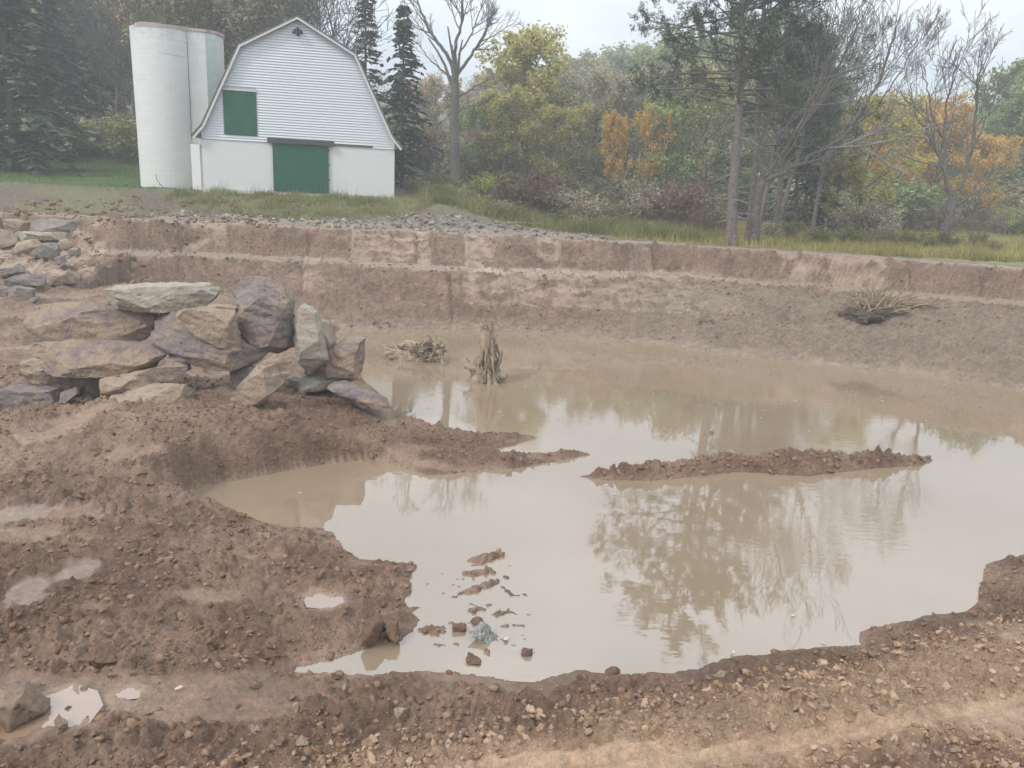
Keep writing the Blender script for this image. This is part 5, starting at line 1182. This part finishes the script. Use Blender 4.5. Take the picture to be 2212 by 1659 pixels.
pebble_field('rubble_bits', X, Y_, (.04, .15), MAT['p_rub'], 'grey broken stone bits strewn before the barn', seed=14)
X, Y_ = scatter(5000, -24, -9, 25, 34.5, lambda x, y, u: (y > ytop(x) + .3) & (y < 34.2 + .3 * (x + 14)) & (u < S(fbm(x * .7, y * 1.1, 3, 139) * 2.5 + .45)), 16)
pebble_field('dirt_clods', X, Y_, (.03, .15), MAT['p_mud'], 'rough dirt clods on the ground before the silo', seed=16, smooth=True)
X, Y_ = scatter(2600, -1.2, 9, 11.4, 14.2, lambda x, y, u: (sdist(ISLAND, x, y) > 0), 15)
pebble_field('island_crumbs', X, Y_, (.02, .075), MAT['p_mud'], 'mud crumbs along the narrow mud bar in the pond', seed=15, smooth=True)

STONE = []; CLOD = []
for k in range(8):
    r = np.random.RandomState(400 + k); pts = [tuple(unit(r.randn(3)) * np.array([1, .75, .6]) * r.uniform(.75, 1.05)) for _ in range(16)]
    bm = bm_rock(pts[:11], 400 + k, .16, .16, .03); STONE.append(finish(bm, 'stone', MAT['palestone']))
    bm = bm_rock(pts, 420 + k, .10, .10, .05); CLOD.append(finish(bm, 'mud_clod', MAT['mudclod'], True))
def stone(x, y, s, mat, label, cat, group=None, name='stone', var=None, sink=.3, zz=None, sq=1.0):
    me = (CLOD if 'clod' in name else STONE)[rnd.randrange(8) if var is None else var]; z = hz(x, y) if zz is None else zz
    o = link(name, me, loc=(x, y, z + s * (.6 * sq - sink))); o.scale = (s, s, s * sq); o.rotation_euler = (rnd.uniform(-.4, .4), rnd.uniform(-.4, .4), rnd.uniform(0, 6.28))
    o.material_slots[0].link = 'OBJECT'; o.material_slots[0].material = MAT[mat]; return tag(o, label, cat, group)
def stone_px(px, py, wpx, mat, label, cat, z=.3, **k):
    g = gz(px, py, z)
    for _ in range(4): g = gz(px, py, max(hz(g[0], g[1]), 0) if z is not None else 0)
    return stone(g[0], g[1], wpx * .66 * np.linalg.norm(g - CP) / F, mat, label, cat, **k)
stone_px(1054, 1378, 64, 'greystone', 'white and grey crusted stone sitting in the shallow water', 'stone', var=1, sq=.95, sink=.1)
stone_px(1137, 1412, 32, 'mudclod', 'single round clod standing alone in the shallow water', 'clod', name='mud_clod', var=2, sink=.05, sq=1.15)
stone_px(1022, 1428, 34, 'mudclod', 'squat clod in the shallows below the crusted stone', 'clod', name='mud_clod', var=3, sink=.05)
stone_px(990, 1360, 36, 'mudclod', 'brown clod touching the row of mud beside the crusted stone', 'clod', name='mud_clod', var=4, sink=.05)
stone_px(1028, 1348, 34, 'mudclod', 'lumpy clod just behind the crusted stone', 'clod', name='mud_clod', var=5, sink=.1)
stone_px(805, 1382, 58, 'mudclod', 'split half of a large mud clod at the puddle edge', 'clod', name='mud_clod', var=0, sink=.2, sq=1.3)
stone_px(852, 1380, 56, 'mudclod', 'other half of the large split mud clod', 'clod', name='mud_clod', var=6, sink=.2, sq=1.2)
stone_px(42, 1540, 112, 'brownstone', 'big brown clod lying in the pink puddle', 'clod', name='mud_clod', var=7, sink=.2, sq=.85)
stone_px(150, 1540, 18, 'mudclod', 'small clod standing in the pink puddle', 'clod', name='mud_clod', var=2, sink=.1)
stone_px(130, 1575, 34, 'brownstone', 'brown stone on the rim of the pink puddle', 'stone', var=3)
stone_px(165, 1585, 20, 'brownstone', 'small dark stone next to the puddle rim stone', 'stone', var=5)
stone_px(228, 1420, 60, 'mudclod', 'wide flat clod above the narrow puddle film', 'clod', name='mud_clod', var=1, sq=.7)
stone_px(1203, 905, 14, 'mudclod', 'small dark lump poking out of the open water', 'clod', name='mud_clod', var=4, sink=.1, sq=1.2)
stone_px(1325, 1452, 34, 'mudclod', 'knobbly clod at the waterline of the gravel shore', 'clod', name='mud_clod', var=0)
r = np.random.RandomState(77); n = 0
while n < 230:
    px, py = r.uniform(-40, 2250), r.uniform(930, 1660)
    g = gz(px, py, .3); x, y = g[0], g[1]; zz = hz(x, y)
    if zz < .03 or (px < 900 and py < 960): continue
    if calm(np.array([x]), np.array([y]))[0] > -.05: continue
    tn = tan_in(np.array([x]), np.array([y]))[0] > 0
    s = r.uniform(.022, .05) * (1 + 1.3 * r.rand() ** 4); u = r.rand()
    if tn: m, lb, gp = ('palestone', 'pale tan stone lying on the gravel shore', 'pale stones on the gravel shore') if u < .75 else ('brownstone', 'darker brown stone lying on the gravel shore', 'brown stones on the gravel shore')
    else: m, lb, gp = ('palestone', 'pale stone lying on the dark mud', 'pale stones on the dark mud') if u < .34 else ('brownstone', 'brown stone half buried in the dark mud', 'brown stones in the dark mud')
    stone(x, y, s, m, lb, 'stone', gp, sink=.35); n += 1
r = np.random.RandomState(78); n = 0
while n < 190:
    x, y = r.uniform(-14, 4), r.uniform(29.5, 34)
    if y < ytop(x) + 1.0 or r.rand() > float(S((rub_y(x) + .2 - y) / 1.2) * S((4.3 - x) / 3)) * (.3 + .7 * float(S(fbm(np.array([x * .5]), np.array([y * .8]), 3, 137)[0] * 2 + .5))): continue
    stone(x, y, r.uniform(.07, .20), 'rubble', 'broken grey stone in the rubble strip before the barn', 'stone', 'rubble stones before the barn', 'rubble_stone', sink=.3); n += 1

# leaves floating on the pond and fallen on the mud
def leaf_mesh(seed):
    r = np.random.RandomState(seed); a = np.linspace(0, 6.283, 9)[:-1]; V = [(0, 0, .004)] + [(math.cos(t) * (.5 if abs(math.sin(t)) > .5 else .62), math.sin(t) * .34, .003 + .05 * r.rand()) for t in a]
    return mesh_arr('leaf', V, [np.array([(0, 1 + i, 1 + (i + 1) % 8) for i in range(8)])], MAT['leafpale'])
MAT['leafpale'] = simple('floating_leaf', (.36, .28, .19), (.50, .41, .30), 4, .7, 0)
MAT['leafyellow'] = simple('yellow_leaf', (.55, .38, .05), (.70, .50, .10), 4, .7, 0)
LM = [leaf_mesh(k) for k in range(4)]
r = np.random.RandomState(79); n = 0
def leaf(x, y, z, s, yellow, label, group=None):
    o = link('fallen_leaf', LM[rnd.randrange(4)], loc=(x, y, z)); o.scale = (s, s, s); o.rotation_euler.z = rnd.uniform(0, 6.28)
    if yellow: o.material_slots[0].link = 'OBJECT'; o.material_slots[0].material = MAT['leafyellow']
    tag(o, label, 'leaf', group)
while n < 60:
    px, py = (r.uniform(780, 2100), r.uniform(715, 960)) if r.rand() < .9 else (r.uniform(560, 1900), r.uniform(990, 1420))
    g = gz(px, py, 0)
    if hz(g[0], g[1]) > -.03: continue
    leaf(g[0], g[1], .004, r.uniform(.035, .07), False, 'small pale leaf floating on the pond', 'leaves floating on the pond'); n += 1
for px, py, lb in ((232, 935, 'yellow leaf on the mud before the boulder pile'), (385, 1478, 'whitish leaf lying on the trampled mud'), (1095, 1348, 'pale leaf floating beside the crusted stone')):
    g = gz(px, py, .2); leaf(g[0], g[1], max(hz(g[0], g[1]), 0) + .03, .065, 'yellow' in lb, lb)

# ================================================================== HAZE
hm = bpy.data.materials.new('haze'); hm.use_nodes = True; ht = hm.node_tree; ht.nodes.clear()
pv = ht.nodes.new('ShaderNodeVolumePrincipled'); pv.inputs['Color'].default_value = (.92, .93, .92, 1); pv.inputs['Density'].default_value = .0025; pv.inputs['Anisotropy'].default_value = .2
ho = ht.nodes.new('ShaderNodeOutputMaterial'); ht.links.new(pv.outputs[0], ho.inputs['Volume'])
hb = MB().box(-470, 470, -20, 270, -3, 70).build('haze', hm); tag(hb, 'thin pale mist in the air over the whole site', kind='stuff')
